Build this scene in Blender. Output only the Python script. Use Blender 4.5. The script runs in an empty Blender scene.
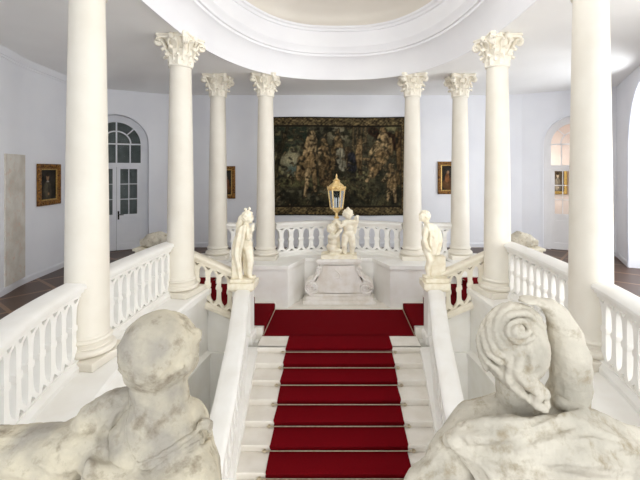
import bpy, bmesh, math, random
from mathutils.bvhtree import BVHTree
import numpy as np
from mathutils import Vector, Matrix, noise

random.seed(7)
PI = math.pi
SC = bpy.context.scene
COL = SC.collection
EYE = 2.27
F = 400.0


def P(px, py, d):
    """A point seen at photo pixel (px, py) standing d metres into the hall."""
    return Vector(((px - 339) / F * d, d, EYE - (py - 170) / F * d))


# ------------------------------------------------------------------ materials
def lin(c):
    out = []
    for v in c:
        v = v / 255.0
        out.append(v / 12.92 if v <= 0.04045 else ((v + 0.055) / 1.055) ** 2.4)
    return tuple(out) + (1.0,)


def mat(name, c1, c2=None, scale=6.0, rough=0.6, bump=0.0, bump_scale=60.0, metal=0.0, lo=0.4, hi=0.65, spec=0.3, c3=None, sheen=0.0):
    m = bpy.data.materials.new(name)
    m.use_nodes = True
    nt = m.node_tree
    b = nt.nodes['Principled BSDF']
    b.inputs['Roughness'].default_value = rough
    b.inputs['Metallic'].default_value = metal
    b.inputs['Specular IOR Level'].default_value = spec
    if sheen:
        b.inputs['Sheen Weight'].default_value = sheen
    co = nt.nodes.new('ShaderNodeTexCoord')
    if c2 is None:
        c2 = tuple(v * 0.96 for v in c1)
    n = nt.nodes.new('ShaderNodeTexNoise')
    n.inputs['Scale'].default_value = scale
    n.inputs['Detail'].default_value = 6
    r = nt.nodes.new('ShaderNodeValToRGB')
    r.color_ramp.elements[0].position = lo
    r.color_ramp.elements[1].position = hi
    r.color_ramp.elements[0].color = lin(c1)
    r.color_ramp.elements[1].color = lin(c2)
    nt.links.new(co.outputs['Object'], n.inputs['Vector'])
    nt.links.new(n.outputs['Fac'], r.inputs['Fac'])
    last = r.outputs['Color']
    if c3 is not None:
        n2 = nt.nodes.new('ShaderNodeTexNoise')
        n2.inputs['Scale'].default_value = scale * 2.7
        n2.inputs['Detail'].default_value = 8
        n2.inputs['Roughness'].default_value = 0.65
        mp = nt.nodes.new('ShaderNodeMapping')
        mp.inputs['Location'].default_value = (3.1, 7.7, 1.3)
        r2 = nt.nodes.new('ShaderNodeValToRGB')
        r2.color_ramp.elements[0].position = 0.53
        r2.color_ramp.elements[1].position = 0.74
        mx = nt.nodes.new('ShaderNodeMix')
        mx.data_type = 'RGBA'
        nt.links.new(co.outputs['Object'], mp.inputs['Vector'])
        nt.links.new(mp.outputs['Vector'], n2.inputs['Vector'])
        nt.links.new(n2.outputs['Fac'], r2.inputs['Fac'])
        nt.links.new(r2.outputs['Color'], mx.inputs['Factor'])
        nt.links.new(last, mx.inputs['A'])
        mx.inputs['B'].default_value = lin(c3)
        last = mx.outputs['Result']
    nt.links.new(last, b.inputs['Base Color'])
    if bump:
        nb = nt.nodes.new('ShaderNodeTexNoise')
        nb.inputs['Scale'].default_value = bump_scale
        nb.inputs['Detail'].default_value = 5
        bp = nt.nodes.new('ShaderNodeBump')
        bp.inputs['Strength'].default_value = bump
        bp.inputs['Distance'].default_value = 0.01
        nt.links.new(co.outputs['Object'], nb.inputs['Vector'])
        nt.links.new(nb.outputs['Fac'], bp.inputs['Height'])
        nt.links.new(bp.outputs['Normal'], b.inputs['Normal'])
    return m


M_WALL = mat('painted plaster', (235, 236, 240), (231, 232, 237), 1.2, 0.85, 0.05, 8)
M_CEIL = mat('ceiling plaster', (244, 244, 243), (241, 241, 240), 1.0, 0.9)
M_COVE = mat('oculus plaster', (238, 238, 240), (234, 234, 237), 1.0, 0.85)
M_DOME = mat('warm dome plaster', (224, 218, 208), (228, 223, 214), 0.7, 0.9)
M_STUC = mat('column stucco', (229, 224, 212), (224, 218, 205), 2.5, 0.45, 0.03, 20, spec=0.4)
M_CAP = mat('capital stucco', (242, 237, 224), (234, 227, 211), 9, 0.6, 0.1, 40)
M_BAL = mat('balustrade paint', (240, 239, 235), (234, 232, 226), 3, 0.5, 0.03, 25)
M_SBAL = mat('stone colour balustrade paint', (232, 226, 210), (222, 214, 196), 5, 0.55, 0.06, 30)
M_STEP = mat('white stone step', (232, 228, 220), (222, 217, 207), 4, 0.5, 0.04, 30)
M_STONE = mat('weathered limestone', (198, 189, 167), (158, 152, 140), 6, 0.85, 0.6, 60, lo=0.40, hi=0.62, c3=(122, 110, 92))
M_STONE2 = mat('weathered pale limestone', (205, 198, 182), (174, 168, 154), 6, 0.85, 0.5, 60, lo=0.42, hi=0.66, c3=(146, 132, 106))
M_STAT = mat('pale figure stone', (238, 232, 214), (226, 216, 192), 9, 0.7, 0.25, 60)
M_FOUNT = mat('white carved stone', (238, 235, 230), (226, 220, 210), 5, 0.6, 0.15, 40)
M_RED = mat('red carpet pile', (108, 10, 19), (94, 8, 15), 60, 0.95, 0.5, 300, spec=0.03)
M_BRASS = mat('dull brass', (206, 196, 172), (186, 172, 146), 30, 0.35, metal=0.6)
M_GOLD = mat('gilded metal', (236, 212, 158), (208, 172, 104), 25, 0.4, metal=0.35)
M_FRAME = mat('gilded carved wood', (150, 105, 48), (70, 42, 22), 26, 0.5, 0.4, 60, metal=0.25)
M_FGOLD = mat('gilded fillet', (196, 164, 96), (160, 124, 64), 30, 0.4, metal=0.4)
M_DOOR = mat('door paint', (226, 227, 230), (220, 221, 226), 2, 0.5)
M_DOOR2 = mat('cream door paint', (240, 238, 236), (235, 233, 231), 2, 0.5)
M_PEACH = mat('peach plaster', (243, 227, 218), (240, 222, 212), 2, 0.85)
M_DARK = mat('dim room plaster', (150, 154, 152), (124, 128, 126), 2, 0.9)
M_IRON = mat('dark iron', (60, 58, 54), (44, 42, 40), 20, 0.45, metal=0.7)
M_PATCH = mat('bare stone masonry', (220, 216, 207), (203, 196, 184), 3, 0.85, 0.4, 20, c3=(214, 188, 170))
M_CANDLE = mat('candle wax', (238, 236, 226), (230, 226, 214), 10, 0.6)


def glass_mat(name, tint, refl):
    m = bpy.data.materials.new(name)
    m.use_nodes = True
    nt = m.node_tree
    nt.nodes.remove(nt.nodes['Principled BSDF'])
    out = nt.nodes['Material Output']
    t = nt.nodes.new('ShaderNodeBsdfTransparent')
    t.inputs['Color'].default_value = tint
    g = nt.nodes.new('ShaderNodeBsdfGlossy')
    g.inputs['Roughness'].default_value = 0.03
    lw = nt.nodes.new('ShaderNodeLayerWeight')
    lw.inputs['Blend'].default_value = refl
    mx = nt.nodes.new('ShaderNodeMixShader')
    nt.links.new(lw.outputs['Facing'], mx.inputs[0])
    nt.links.new(t.outputs[0], mx.inputs[1])
    nt.links.new(g.outputs[0], mx.inputs[2])
    nt.links.new(mx.outputs[0], out.inputs['Surface'])
    return m


M_GLASS = glass_mat('window glass', (0.86, 0.9, 0.88, 1), 0.25)
M_LGLASS = glass_mat('lantern glass', (0.8, 0.86, 0.95, 1), 0.45)


def floor_mat():
    m = bpy.data.materials.new('dark parquet')
    m.use_nodes = True
    nt = m.node_tree
    b = nt.nodes['Principled BSDF']
    b.inputs['Roughness'].default_value = 0.42
    co = nt.nodes.new('ShaderNodeTexCoord')
    mp = nt.nodes.new('ShaderNodeMapping')
    mp.inputs['Rotation'].default_value = (0, 0, math.radians(38))
    br = nt.nodes.new('ShaderNodeTexBrick')
    br.inputs['Scale'].default_value = 1.0
    br.inputs['Brick Width'].default_value = 0.9
    br.inputs['Row Height'].default_value = 0.9
    br.inputs['Mortar Size'].default_value = 0.035
    br.offset = 0.0
    br.inputs['Color1'].default_value = lin((92, 68, 54))
    br.inputs['Color2'].default_value = lin((72, 53, 43))
    br.inputs['Mortar'].default_value = lin((140, 112, 88))
    wv = nt.nodes.new('ShaderNodeTexNoise')
    wv.inputs['Scale'].default_value = 3.0
    st = nt.nodes.new('ShaderNodeMapping')
    st.inputs['Scale'].default_value = (1, 14, 1)
    mx = nt.nodes.new('ShaderNodeMix')
    mx.data_type = 'RGBA'
    mx.blend_type = 'MULTIPLY'
    mx.inputs['Factor'].default_value = 0.7
    rp = nt.nodes.new('ShaderNodeValToRGB')
    rp.color_ramp.elements[0].color = (0.55, 0.55, 0.55, 1)
    rp.color_ramp.elements[1].color = (1.2, 1.15, 1.1, 1)
    nt.links.new(co.outputs['Object'], mp.inputs['Vector'])
    nt.links.new(mp.outputs['Vector'], br.inputs['Vector'])
    nt.links.new(mp.outputs['Vector'], st.inputs['Vector'])
    nt.links.new(st.outputs['Vector'], wv.inputs['Vector'])
    nt.links.new(wv.outputs['Fac'], rp.inputs['Fac'])
    nt.links.new(br.outputs['Color'], mx.inputs['A'])
    nt.links.new(rp.outputs['Color'], mx.inputs['B'])
    nt.links.new(mx.outputs['Result'], b.inputs['Base Color'])
    return m


M_FLOOR = floor_mat()
M_LFLOOR = mat('pale stone floor', (205, 203, 200), (190, 188, 185), 2, 0.6)


def vcol_mat(name, rough=0.9, weave=220.0):
    m = bpy.data.materials.new(name)
    m.use_nodes = True
    nt = m.node_tree
    b = nt.nodes['Principled BSDF']
    b.inputs['Roughness'].default_value = rough
    b.inputs['Specular IOR Level'].default_value = 0.08
    a = nt.nodes.new('ShaderNodeAttribute')
    a.attribute_name = 'picture'
    co = nt.nodes.new('ShaderNodeTexCoord')
    n = nt.nodes.new('ShaderNodeTexNoise')
    n.inputs['Scale'].default_value = weave / 10
    n.inputs['Detail'].default_value = 4
    rp = nt.nodes.new('ShaderNodeValToRGB')
    rp.color_ramp.elements[0].position = 0.3
    rp.color_ramp.elements[1].position = 0.7
    rp.color_ramp.elements[0].color = (0.6, 0.6, 0.6, 1)
    rp.color_ramp.elements[1].color = (1.3, 1.3, 1.3, 1)
    mx = nt.nodes.new('ShaderNodeMix')
    mx.data_type = 'RGBA'
    mx.blend_type = 'MULTIPLY'
    mx.inputs['Factor'].default_value = 1.0
    nt.links.new(co.outputs['Object'], n.inputs['Vector'])
    nt.links.new(n.outputs['Fac'], rp.inputs['Fac'])
    nt.links.new(a.outputs['Color'], mx.inputs['A'])
    nt.links.new(rp.outputs['Color'], mx.inputs['B'])
    nt.links.new(mx.outputs['Result'], b.inputs['Base Color'])
    return m


M_TAP = vcol_mat('woven wool picture')
M_OIL = vcol_mat('old oil picture', 0.5, 60)


# ------------------------------------------------------------------ builders
class MB:
    def __init__(s):
        s.v, s.f = [], []

    def add(s, verts, faces):
        o = len(s.v)
        s.v += [tuple(p) for p in verts]
        s.f += [tuple(i + o for i in f) for f in faces]
        return s

    def box(s, x0, x1, y0, y1, z0, z1, m=None):
        vs = [Vector((x, y, z)) for z in (z0, z1) for y in (y0, y1) for x in (x0, x1)]
        if m is not None:
            vs = [m @ v for v in vs]
        return s.add(vs, [(0, 2, 3, 1), (4, 5, 7, 6), (0, 1, 5, 4), (2, 6, 7, 3), (0, 4, 6, 2), (1, 3, 7, 5)])

    def lathe(s, prof, seg=32, c=(0, 0, 0), cap=True, m=None):
        vs, fs = [], []
        for r, z in prof:
            for k in range(seg):
                a = 2 * PI * k / seg
                vs.append(Vector((c[0] + r * math.cos(a), c[1] + r * math.sin(a), c[2] + z)))
        if m is not None:
            vs = [m @ v for v in vs]
        n = len(prof)
        for i in range(n - 1):
            for k in range(seg):
                k2 = (k + 1) % seg
                fs.append((i * seg + k, i * seg + k2, (i + 1) * seg + k2, (i + 1) * seg + k))
        if cap:
            fs.append(tuple(reversed(range(seg))))
            fs.append(tuple((n - 1) * seg + k for k in range(seg)))
        return s.add(vs, fs)

    def tube(s, pts, seg=10, ends=True):
        """pts: (x, y, z, r)"""
        ps = [Vector(p[:3]) for p in pts]
        vs, fs = [], []
        up = Vector((0.31, 0.17, 0.93)).normalized()
        for i, p in enumerate(ps):
            t = (ps[min(i + 1, len(ps) - 1)] - ps[max(i - 1, 0)])
            t = t.normalized() if t.length > 1e-9 else Vector((0, 0, 1))
            a = t.cross(up)
            if a.length < 0.1:
                a = t.cross(Vector((1, 0, 0)))
            a.normalize()
            b = t.cross(a).normalized()
            for k in range(seg):
                w = 2 * PI * k / seg
                vs.append(p + (a * math.cos(w) + b * math.sin(w)) * pts[i][3])
        for i in range(len(ps) - 1):
            for k in range(seg):
                k2 = (k + 1) % seg
                fs.append((i * seg + k, i * seg + k2, (i + 1) * seg + k2, (i + 1) * seg + k))
        fs.append(tuple(reversed(range(seg))))
        fs.append(tuple((len(ps) - 1) * seg + k for k in range(seg)))
        return s.add(vs, fs)

    def ell(s, c, r, axes=None, seg=16, rings=10):
        c = Vector(c)
        vs, fs = [], []
        ax = axes or (Vector((1, 0, 0)), Vector((0, 1, 0)), Vector((0, 0, 1)))
        vs.append(c - ax[2] * r[2])
        for i in range(1, rings):
            t = -PI / 2 + PI * i / rings
            for k in range(seg):
                a = 2 * PI * k / seg
                vs.append(c + ax[0] * (r[0] * math.cos(t) * math.cos(a)) + ax[1] * (r[1] * math.cos(t) * math.sin(a)) + ax[2] * (r[2] * math.sin(t)))
        vs.append(c + ax[2] * r[2])
        for k in range(seg):
            k2 = (k + 1) % seg
            fs.append((0, 1 + k2, 1 + k))
            o = 1 + (rings - 2) * seg
            fs.append((o + k, o + k2, len(vs) - 1))
        for i in range(rings - 2):
            for k in range(seg):
                k2 = (k + 1) % seg
                o = 1 + i * seg
                fs.append((o + k, o + k2, o + seg + k2, o + seg + k))
        return s.add(vs, fs)

    def chain(s, pts, seg=12):
        """a limb: tube with round joints"""
        s.tube(pts, seg)
        for p in pts:
            s.ell(p[:3], (p[3] * 0.99,) * 3, seg=12, rings=8)
        return s

    def sheet(s, grid, th):
        """closed slab on a grid of points"""
        n, m = len(grid), len(grid[0])
        nor = []
        for i in range(n):
            row = []
            for j in range(m):
                du = grid[min(i + 1, n - 1)][j] - grid[max(i - 1, 0)][j]
                dv = grid[i][min(j + 1, m - 1)] - grid[i][max(j - 1, 0)]
                q = du.cross(dv)
                row.append(q.normalized() if q.length > 1e-9 else Vector((0, -1, 0)))
            nor.append(row)
        A = [grid[i][j] + nor[i][j] * th / 2 for i in range(n) for j in range(m)]
        B = [grid[i][j] - nor[i][j] * th / 2 for i in range(n) for j in range(m)]
        N = n * m
        fs = []
        for i in range(n - 1):
            for j in range(m - 1):
                a, b, c, d = i * m + j, i * m + j + 1, (i + 1) * m + j + 1, (i + 1) * m + j
                fs.append((a, d, c, b))
                fs.append((N + a, N + b, N + c, N + d))
        for i in range(n - 1):
            for j in (0, m - 1):
                a, b = i * m + j, (i + 1) * m + j
                fs.append((a, b, N + b, N + a) if j else (b, a, N + a, N + b))
        for j in range(m - 1):
            for i in (0, n - 1):
                a, b = i * m + j, i * m + j + 1
                fs.append((b, a, N + a, N + b) if i else (a, b, N + b, N + a))
        return s.add(A + B, fs)

    def sweep(s, path, prof, closed=False):
        """path: list of Vector; prof: closed list of (u across, v up)"""
        n, m = len(path), len(prof)
        vs, fs = [], []
        for i, p in enumerate(path):
            if closed:
                t = path[(i + 1) % n] - path[(i - 1) % n]
            else:
                t = path[min(i + 1, n - 1)] - path[max(i - 1, 0)]
            h = Vector((t.x, t.y, 0)).normalized()
            nr = Vector((h.y, -h.x, 0))
            for u, v in prof:
                vs.append(p + nr * u + Vector((0, 0, v)))
        for i in range(n if closed else n - 1):
            i2 = (i + 1) % n
            for k in range(m):
                k2 = (k + 1) % m
                fs.append((i * m + k, i2 * m + k, i2 * m + k2, i * m + k2))
        if not closed:
            fs.append(tuple(range(m)))
            fs.append(tuple(reversed([(n - 1) * m + k for k in range(m)])))
        return s.add(vs, fs)

    def prism(s, poly, z0, z1):
        n = len(poly)
        vs = [(x, y, z0) for x, y in poly] + [(x, y, z1) for x, y in poly]
        fs = [tuple(reversed(range(n))), tuple(range(n, 2 * n))]
        fs += [(i, (i + 1) % n, n + (i + 1) % n, n + i) for i in range(n)]
        return s.add(vs, fs)

    def front(s, poly, y0, y1):
        """outline in (x, z) given a depth from y0 to y1"""
        n = len(poly)
        vs = [(x, y0, z) for x, z in poly] + [(x, y1, z) for x, z in poly]
        fs = [tuple(range(n)), tuple(reversed(range(n, 2 * n)))]
        fs += [(i, n + i, n + (i + 1) % n, (i + 1) % n) for i in range(n)]
        return s.add(vs, fs)

    def mesh(s, name, weld=True):
        me = bpy.data.meshes.new(name)
        me.from_pydata(s.v, [], s.f)
        bm = bmesh.new()
        bm.from_mesh(me)
        if weld:
            bmesh.ops.remove_doubles(bm, verts=bm.verts, dist=1e-5)
        big = [f for f in bm.faces if len(f.verts) > 4]
        if big:
            bmesh.ops.triangulate(bm, faces=big)
        bmesh.ops.recalc_face_normals(bm, faces=bm.faces)
        bm.to_mesh(me)
        bm.free()
        return me

    def build(s, name, m, parent=None, smooth=None, bevel=0.0, loc=None):
        me = s.mesh(name)
        return put(name, me, m, parent, smooth, bevel, loc)


def put(name, me, m, parent=None, smooth=None, bevel=0.0, loc=None):
    o = bpy.data.objects.new(name, me)
    COL.objects.link(o)
    if not me.materials:
        me.materials.append(m)
    if parent is not None:
        o.parent = parent
    if loc is not None:
        o.location = loc
    if smooth is not None:
        if smooth >= 180:
            me.polygons.foreach_set('use_smooth', [True] * len(me.polygons))
        else:
            smooth_by_angle(me, smooth)
    if bevel:
        b = o.modifiers.new('edge', 'BEVEL')
        b.width = bevel
        b.segments = 2
        b.limit_method = 'ANGLE'
        b.angle_limit = math.radians(40)
    return o


def smooth_by_angle(me, deg):
    bm = bmesh.new()
    bm.from_mesh(me)
    lim = math.radians(deg)
    for f in bm.faces:
        f.smooth = True
    for e in bm.edges:
        e.smooth = not (len(e.link_faces) == 2 and e.calc_face_angle(0) > lim)
    bm.to_mesh(me)
    bm.free()


def thing(name, label, cat, loc=(0, 0, 0), rz=0.0, group=None):
    o = bpy.data.objects.new(name, None)
    COL.objects.link(o)
    o.location = loc
    o.rotation_euler = (0, 0, rz)
    o.empty_display_size = 0.1
    tag(o, label, cat, group)
    return o


def tag(o, label, cat, group=None):
    o['label'] = label
    o['category'] = cat
    o['kind'] = 'thing'
    if group:
        o['group'] = group
    return o


def struct(o):
    if o.parent is None:
        o['kind'] = 'structure'
    return o


def copy_tree(o, parent=None):
    c = o.copy()
    COL.objects.link(c)
    if parent is not None:
        c.parent = parent
    for ch in list(o.children):
        copy_tree(ch, c)
    return c


def cr(pts, n):
    """Catmull-Rom resampling of a list of Vectors to n points"""
    m = len(pts)
    out = []
    for i in range(n):
        t = i / (n - 1) * (m - 1)
        k = min(int(t), m - 2)
        u = t - k
        p1, p2 = pts[k], pts[k + 1]
        p0 = pts[k - 1] if k > 0 else p1 * 2 - p2
        p3 = pts[k + 2] if k + 2 < m else p2 * 2 - p1
        out.append(0.5 * ((2 * p1) + (p2 - p0) * u + (2 * p0 - 5 * p1 + 4 * p2 - p3) * u * u + (3 * p1 - p0 - 3 * p2 + p3) * u ** 3))
    return out


def loft(rows, nu, nv, fold=None):
    rs = [cr([Vector(p) for p in r], nv) for r in rows]
    cols = [cr([r[j] for r in rs], nu) for j in range(nv)]
    g = [[cols[j][i] for j in range(nv)] for i in range(nu)]
    if fold:
        for i in range(nu):
            for j in range(nv):
                g[i][j] = g[i][j] + Vector(fold(i / (nu - 1), j / (nv - 1)))
    return g


def sculpt(name, mb, m, parent, voxel, it=4, disp=None, loc=None):
    """one continuous carved surface out of overlapping volumes"""
    me0 = mb.mesh(name + '_raw', weld=False)
    t = bpy.data.objects.new('raw', me0)
    COL.objects.link(t)
    r = t.modifiers.new('r', 'REMESH')
    r.mode = 'VOXEL'
    r.voxel_size = voxel
    if it:
        sm = t.modifiers.new('s', 'SMOOTH')
        sm.iterations = it
        sm.factor = 0.5
    dg = bpy.context.evaluated_depsgraph_get()
    me = bpy.data.meshes.new_from_object(t.evaluated_get(dg))
    bpy.data.objects.remove(t)
    bpy.data.meshes.remove(me0)
    me.materials.clear()
    me.name = name
    if disp:
        nn = [v.normal.copy() for v in me.vertices]
        for v, q in zip(me.vertices, nn):
            v.co += q * disp(v.co)
    return put(name, me, m, parent, 180, 0, loc)


# ------------------------------------------------------------------ the oval
RA, RB, RN, RCY = 2.8, 4.43, 2.45, 5.42


def spow(v, e):
    return math.copysign(abs(v) ** e, v)


def ring_pt(t, off=0.0):
    x = RA * spow(math.cos(t), 2 / RN)
    y = RB * spow(math.sin(t), 2 / RN)
    if off:
        nx = spow(x / RA, RN - 1) / RA
        ny = spow(y / RB, RN - 1) / RB
        l = math.hypot(nx, ny)
        x += nx / l * off
        y += ny / l * off
    return Vector((x, RCY + y, 0))


def t_at_y(y, side):
    """parameter on the right (side=1) or left (-1) where the oval reaches depth y"""
    s = math.asin(spow((y - RCY) / RB, RN / 2))
    return s if side > 0 else PI - s


def t_at_x(x, back=True):
    c = math.acos(spow(x / RA, RN / 2))
    return c if back else -c


def ring_path(t0, t1, n, off=0.0, z=0.0):
    """evenly spaced along the curve"""
    raw = [ring_pt(t0 + (t1 - t0) * i / 400, off) for i in range(401)]
    L = [0.0]
    for i in range(400):
        L.append(L[-1] + (raw[i + 1] - raw[i]).length)
    out, k = [], 0
    for i in range(n):
        s = L[-1] * i / (n - 1)
        while k < 399 and L[k + 1] < s:
            k += 1
        u = (s - L[k]) / max(L[k + 1] - L[k], 1e-9)
        p = raw[k].lerp(raw[k + 1], min(1, max(0, u)))
        out.append(Vector((p.x, p.y, z)))
    return out


# ------------------------------------------------------------------ setting
CEIL = 4.47
KERB = 0.23
LAND = -0.68
LOWF = -2.18

left_pts = [Vector(p + (0,)) for p in [(-4.9, -2.0), (-5.0, 1.5), (-5.3, 3.6), (-5.7, 5.5), (-6.06, 7.15), (-6.28, 7.95), (-6.44, 9.27), (-6.62, 10.1), (-6.85, 10.55)]]
left_path = cr(left_pts, 60)
DL0, DL1 = Vector((-6.85, 10.55, 0)), Vector((-5.0, 11.61, 0))
DR0, DR1 = Vector((5.3, 11.58, 0)), Vector((7.3, 10.52, 0))
back_path = cr([Vector(p + (0,)) for p in [(-5.0, 11.61), (-4.5, 11.74), (-3.5, 11.75), (0, 11.75), (3.6, 11.75), (4.3, 11.745), (4.85, 11.70), (5.3, 11.58)]], 50)


def wall_strip(name, path, z0, z1, m, thick=0.0):
    mb = MB()
    n = len(path)
    mb.add([Vector((p.x, p.y, z0)) for p in path] + [Vector((p.x, p.y, z1)) for p in path], [(i, i + 1, n + i + 1, n + i) for i in range(n - 1)])
    return struct(mb.build(name, m, None, 60))


wall_strip('wall_left', left_path, 0, CEIL, M_WALL)
wall_strip('wall_back', back_path, 0, CEIL, M_WALL)


def seg_frame(a, b, s):
    """matrix of a wall segment: x along it, y into the wall, z up, origin at the distance s from a"""
    d = (b - a).normalized()
    n = Vector((-d.y, d.x, 0))
    o = a + d * s
    m = Matrix(((d.x, n.x, 0, o.x), (d.y, n.y, 0, o.y), (0, 0, 1, 0), (0, 0, 0, 1)))
    return m


def arch_outline(hw, spring, n=24, ry=None):
    ry = ry or hw
    pts = [(-hw, 0.0)]
    for i in range(n + 1):
        a = PI - PI * i / n
        pts.append((hw * math.cos(a), spring + ry * math.sin(a)))
    pts.append((hw, 0.0))
    return pts


def arched_wall(name, a, b, s, hw, spring, depth, m, ry=None):
    """wall from a to b with an arched opening centred at s and a reveal"""
    L = (b - a).length
    fr = seg_frame(a, b, s)
    arch = arch_outline(hw, spring, ry=ry)
    poly = [(-s, 0), (-s, CEIL), (L - s, CEIL), (L - s, 0)] + list(reversed(arch))
    mb = MB()
    mb.add([fr @ Vector((x, 0, z)) for x, z in poly], [tuple(range(len(poly)))])
    n = len(arch)
    mb.add([fr @ Vector((x, 0, z)) for x, z in arch] + [fr @ Vector((x, depth, z)) for x, z in arch], [(i, i + 1, n + i + 1, n + i) for i in range(n - 1)])
    # moulded band around the opening
    band = MB()
    w = 0.05
    ins = arch
    outs = arch_outline(hw + w, spring, ry=(ry or hw) + w)
    n = len(ins)
    vs = [fr @ Vector((x, -0.02, z)) for x, z in ins] + [fr @ Vector((x, -0.02, z)) for x, z in outs] + [fr @ Vector((x, 0.0, z)) for x, z in outs] + [fr @ Vector((x, 0.02, z)) for x, z in ins]
    for q in range(3):
        band.add(vs[q * n:(q + 2) * n], [(i, i + 1, n + i + 1, n + i) for i in range(n - 1)])
    o = struct(mb.build(name, m, None, 30))
    b_ = struct(band.build('door_surround' if depth < 0.5 else 'arch_surround', m, o, 30))
    return fr


def fan_door(name, fr, hw, spring, transom, M_D, yoff, m_handle, side):
    """double glazed door with a fan light, standing yoff into the wall"""
    arch_in = arch_outline(hw - 0.07, spring)
    arch_out = arch_outline(hw, spring)
    root_mb = MB()
    n = len(arch_in)
    T = lambda x, y, z: fr @ Vector((x, yoff + y, z))
    # outer frame
    for (A, ya, B, yb) in ((arch_in, 0, arch_out, 0), (arch_out, 0, arch_out, 0.08), (arch_in, 0.08, arch_in, 0), (arch_in, 0.08, arch_out, 0.08)):
        root_mb.add([T(x, ya, z) for x, z in A] + [T(x, yb, z) for x, z in B], [(i, i + 1, n + i + 1, n + i) for i in range(n - 1)])
    fm = Matrix.Translation((0, yoff, 0))
    fb = lambda mb, x0, x1, y0, y1, z0, z1: mb.box(x0, x1, y0 + yoff, y1 + yoff, z0, z1, fr)
    fb(root_mb, -hw + 0.03, hw - 0.03, -0.02, 0.08, transom - 0.06, transom + 0.05)
    root = struct(root_mb.build(name, M_D, None, 30))
    # fan light muntins
    mu = MB()
    fb(mu, -0.02, 0.02, 0.0, 0.05, transom, spring + hw - 0.05)
    fb(mu, -hw + 0.05, hw - 0.05, 0.0, 0.05, spring - 0.02, spring + 0.02)
    for sx in (-1, 1):
        fb(mu, sx * (hw * 0.5) - 0.015, sx * (hw * 0.5) + 0.015, 0.0, 0.05, transom, spring)
    ri = hw * 0.5
    k = 16
    ia = [(ri * math.cos(PI - PI * i / k), spring + ri * math.sin(PI - PI * i / k)) for i in range(k + 1)]
    ib = [((ri + 0.035) * math.cos(PI - PI * i / k), spring + (ri + 0.035) * math.sin(PI - PI * i / k)) for i in range(k + 1)]
    mu.add([T(x, 0, z) for x, z in ia] + [T(x, 0, z) for x, z in ib], [(i, i + 1, k + 1 + i + 1, k + 1 + i) for i in range(k)])
    mu.add([T(x, 0, z) for x, z in ib] + [T(x, 0.04, z) for x, z in ib], [(i, i + 1, k + 1 + i + 1, k + 1 + i) for i in range(k)])
    mu.add([T(x, 0, z) for x, z in ia] + [T(x, 0.04, z) for x, z in ia], [(i, i + 1, k + 1 + i + 1, k + 1 + i) for i in range(k)])
    for a in (45, 135):
        ca, sa = math.cos(math.radians(a)), math.sin(math.radians(a))
        p, q = ri, hw - 0.05
        nx, nz = -sa * 0.015, ca * 0.015
        pts = [(p * ca + nx, spring + p * sa + nz), (q * ca + nx, spring + q * sa + nz), (q * ca - nx, spring + q * sa - nz), (p * ca - nx, spring + p * sa - nz)]
        mu.add([T(x, 0, z) for x, z in pts] + [T(x, 0.04, z) for x, z in pts], [(0, 1, 2, 3), (4, 7, 6, 5), (0, 4, 5, 1), (1, 5, 6, 2), (2, 6, 7, 3), (3, 7, 4, 0)])
    mu.build('fan_light_muntin', M_D, root)
    g = MB()
    gp = [(x, z) for x, z in arch_in if z >= transom]
    gp = [(-hw + 0.07, transom)] + gp + [(hw - 0.07, transom)]
    g.add([T(x, 0.03, z) for x, z in gp], [tuple(range(len(gp)))])
    g.build('fan_light_glass', M_GLASS, root)
    # leaves
    for sx in (-1, 1):
        x0, x1 = (-hw + 0.07, -0.004) if sx < 0 else (0.004, hw - 0.07)
        lf = MB()
        gz0, gz1 = 1.02, transom - 0.12
        st = 0.09
        fb(lf, x0, x0 + st, 0.0, 0.05, 0.02, transom - 0.06)
        fb(lf, x1 - st, x1, 0.0, 0.05, 0.02, transom - 0.06)
        fb(lf, x0 + st, x1 - st, 0.0, 0.05, gz1, transom - 0.06)
        fb(lf, x0 + st, x1 - st, 0.0, 0.05, gz0 - 0.12, gz0)
        fb(lf, x0 + st, x1 - st, 0.0, 0.05, 0.02, 0.2)
        fb(lf, x0 + st, x1 - st, 0.018, 0.04, 0.2, gz0 - 0.12)
        fb(lf, x0 + st + 0.04, x1 - st - 0.04, 0.008, 0.04, 0.26, gz0 - 0.18)
        leaf = lf.build('door_leaf', M_D, root, None, 0.004)
        mm = MB()
        xc = (x0 + x1) / 2
        fb(mm, xc - 0.012, xc + 0.012, 0.005, 0.045, gz0, gz1)
        for q in (1, 2):
            zz = gz0 + (gz1 - gz0) * q / 3
            fb(mm, x0 + st, x1 - st, 0.005, 0.045, zz - 0.012, zz + 0.012)
        mm.build('muntin', M_D, leaf)
        gg = MB()
        gg.add([T(x0 + st, 0.025, gz0), T(x1 - st, 0.025, gz0), T(x1 - st, 0.025, gz1), T(x0 + st, 0.025, gz1)], [(0, 1, 2, 3)])
        gg.build('pane', M_GLASS, leaf)
        if sx == side:
            h = MB()
            hx = x0 + 0.045 if sx > 0 else x1 - 0.045
            fb(h, hx - 0.02, hx + 0.02, -0.012, 0, 0.88, 1.12)
            a = T(hx, -0.05, 1.02)
            bb = T(hx + sx * 0.13, -0.055, 1.01)
            h.tube([tuple(T(hx, 0, 1.02)) + (0.012,), tuple(a) + (0.012,), tuple(bb) + (0.009,)], 8)
            h.build('door_handle', m_handle, leaf, 40)
    return root


SL = 0.86
frL = arched_wall('wall_corner_left', DL0, DL1, SL, 0.8, 3.0, 0.32, M_WALL)
fan_door('door_1', frL, 0.68, 3.0, 2.42, M_DOOR, 0.24, M_IRON, 1)
frR = arched_wall('wall_corner_right', DR0, DR1, 1.33, 0.78, 3.0, 0.32, M_WALL)
fan_door('door_2', frR, 0.66, 3.0, 2.36, M_DOOR2, 0.24, M_BRASS, 1)


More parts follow.
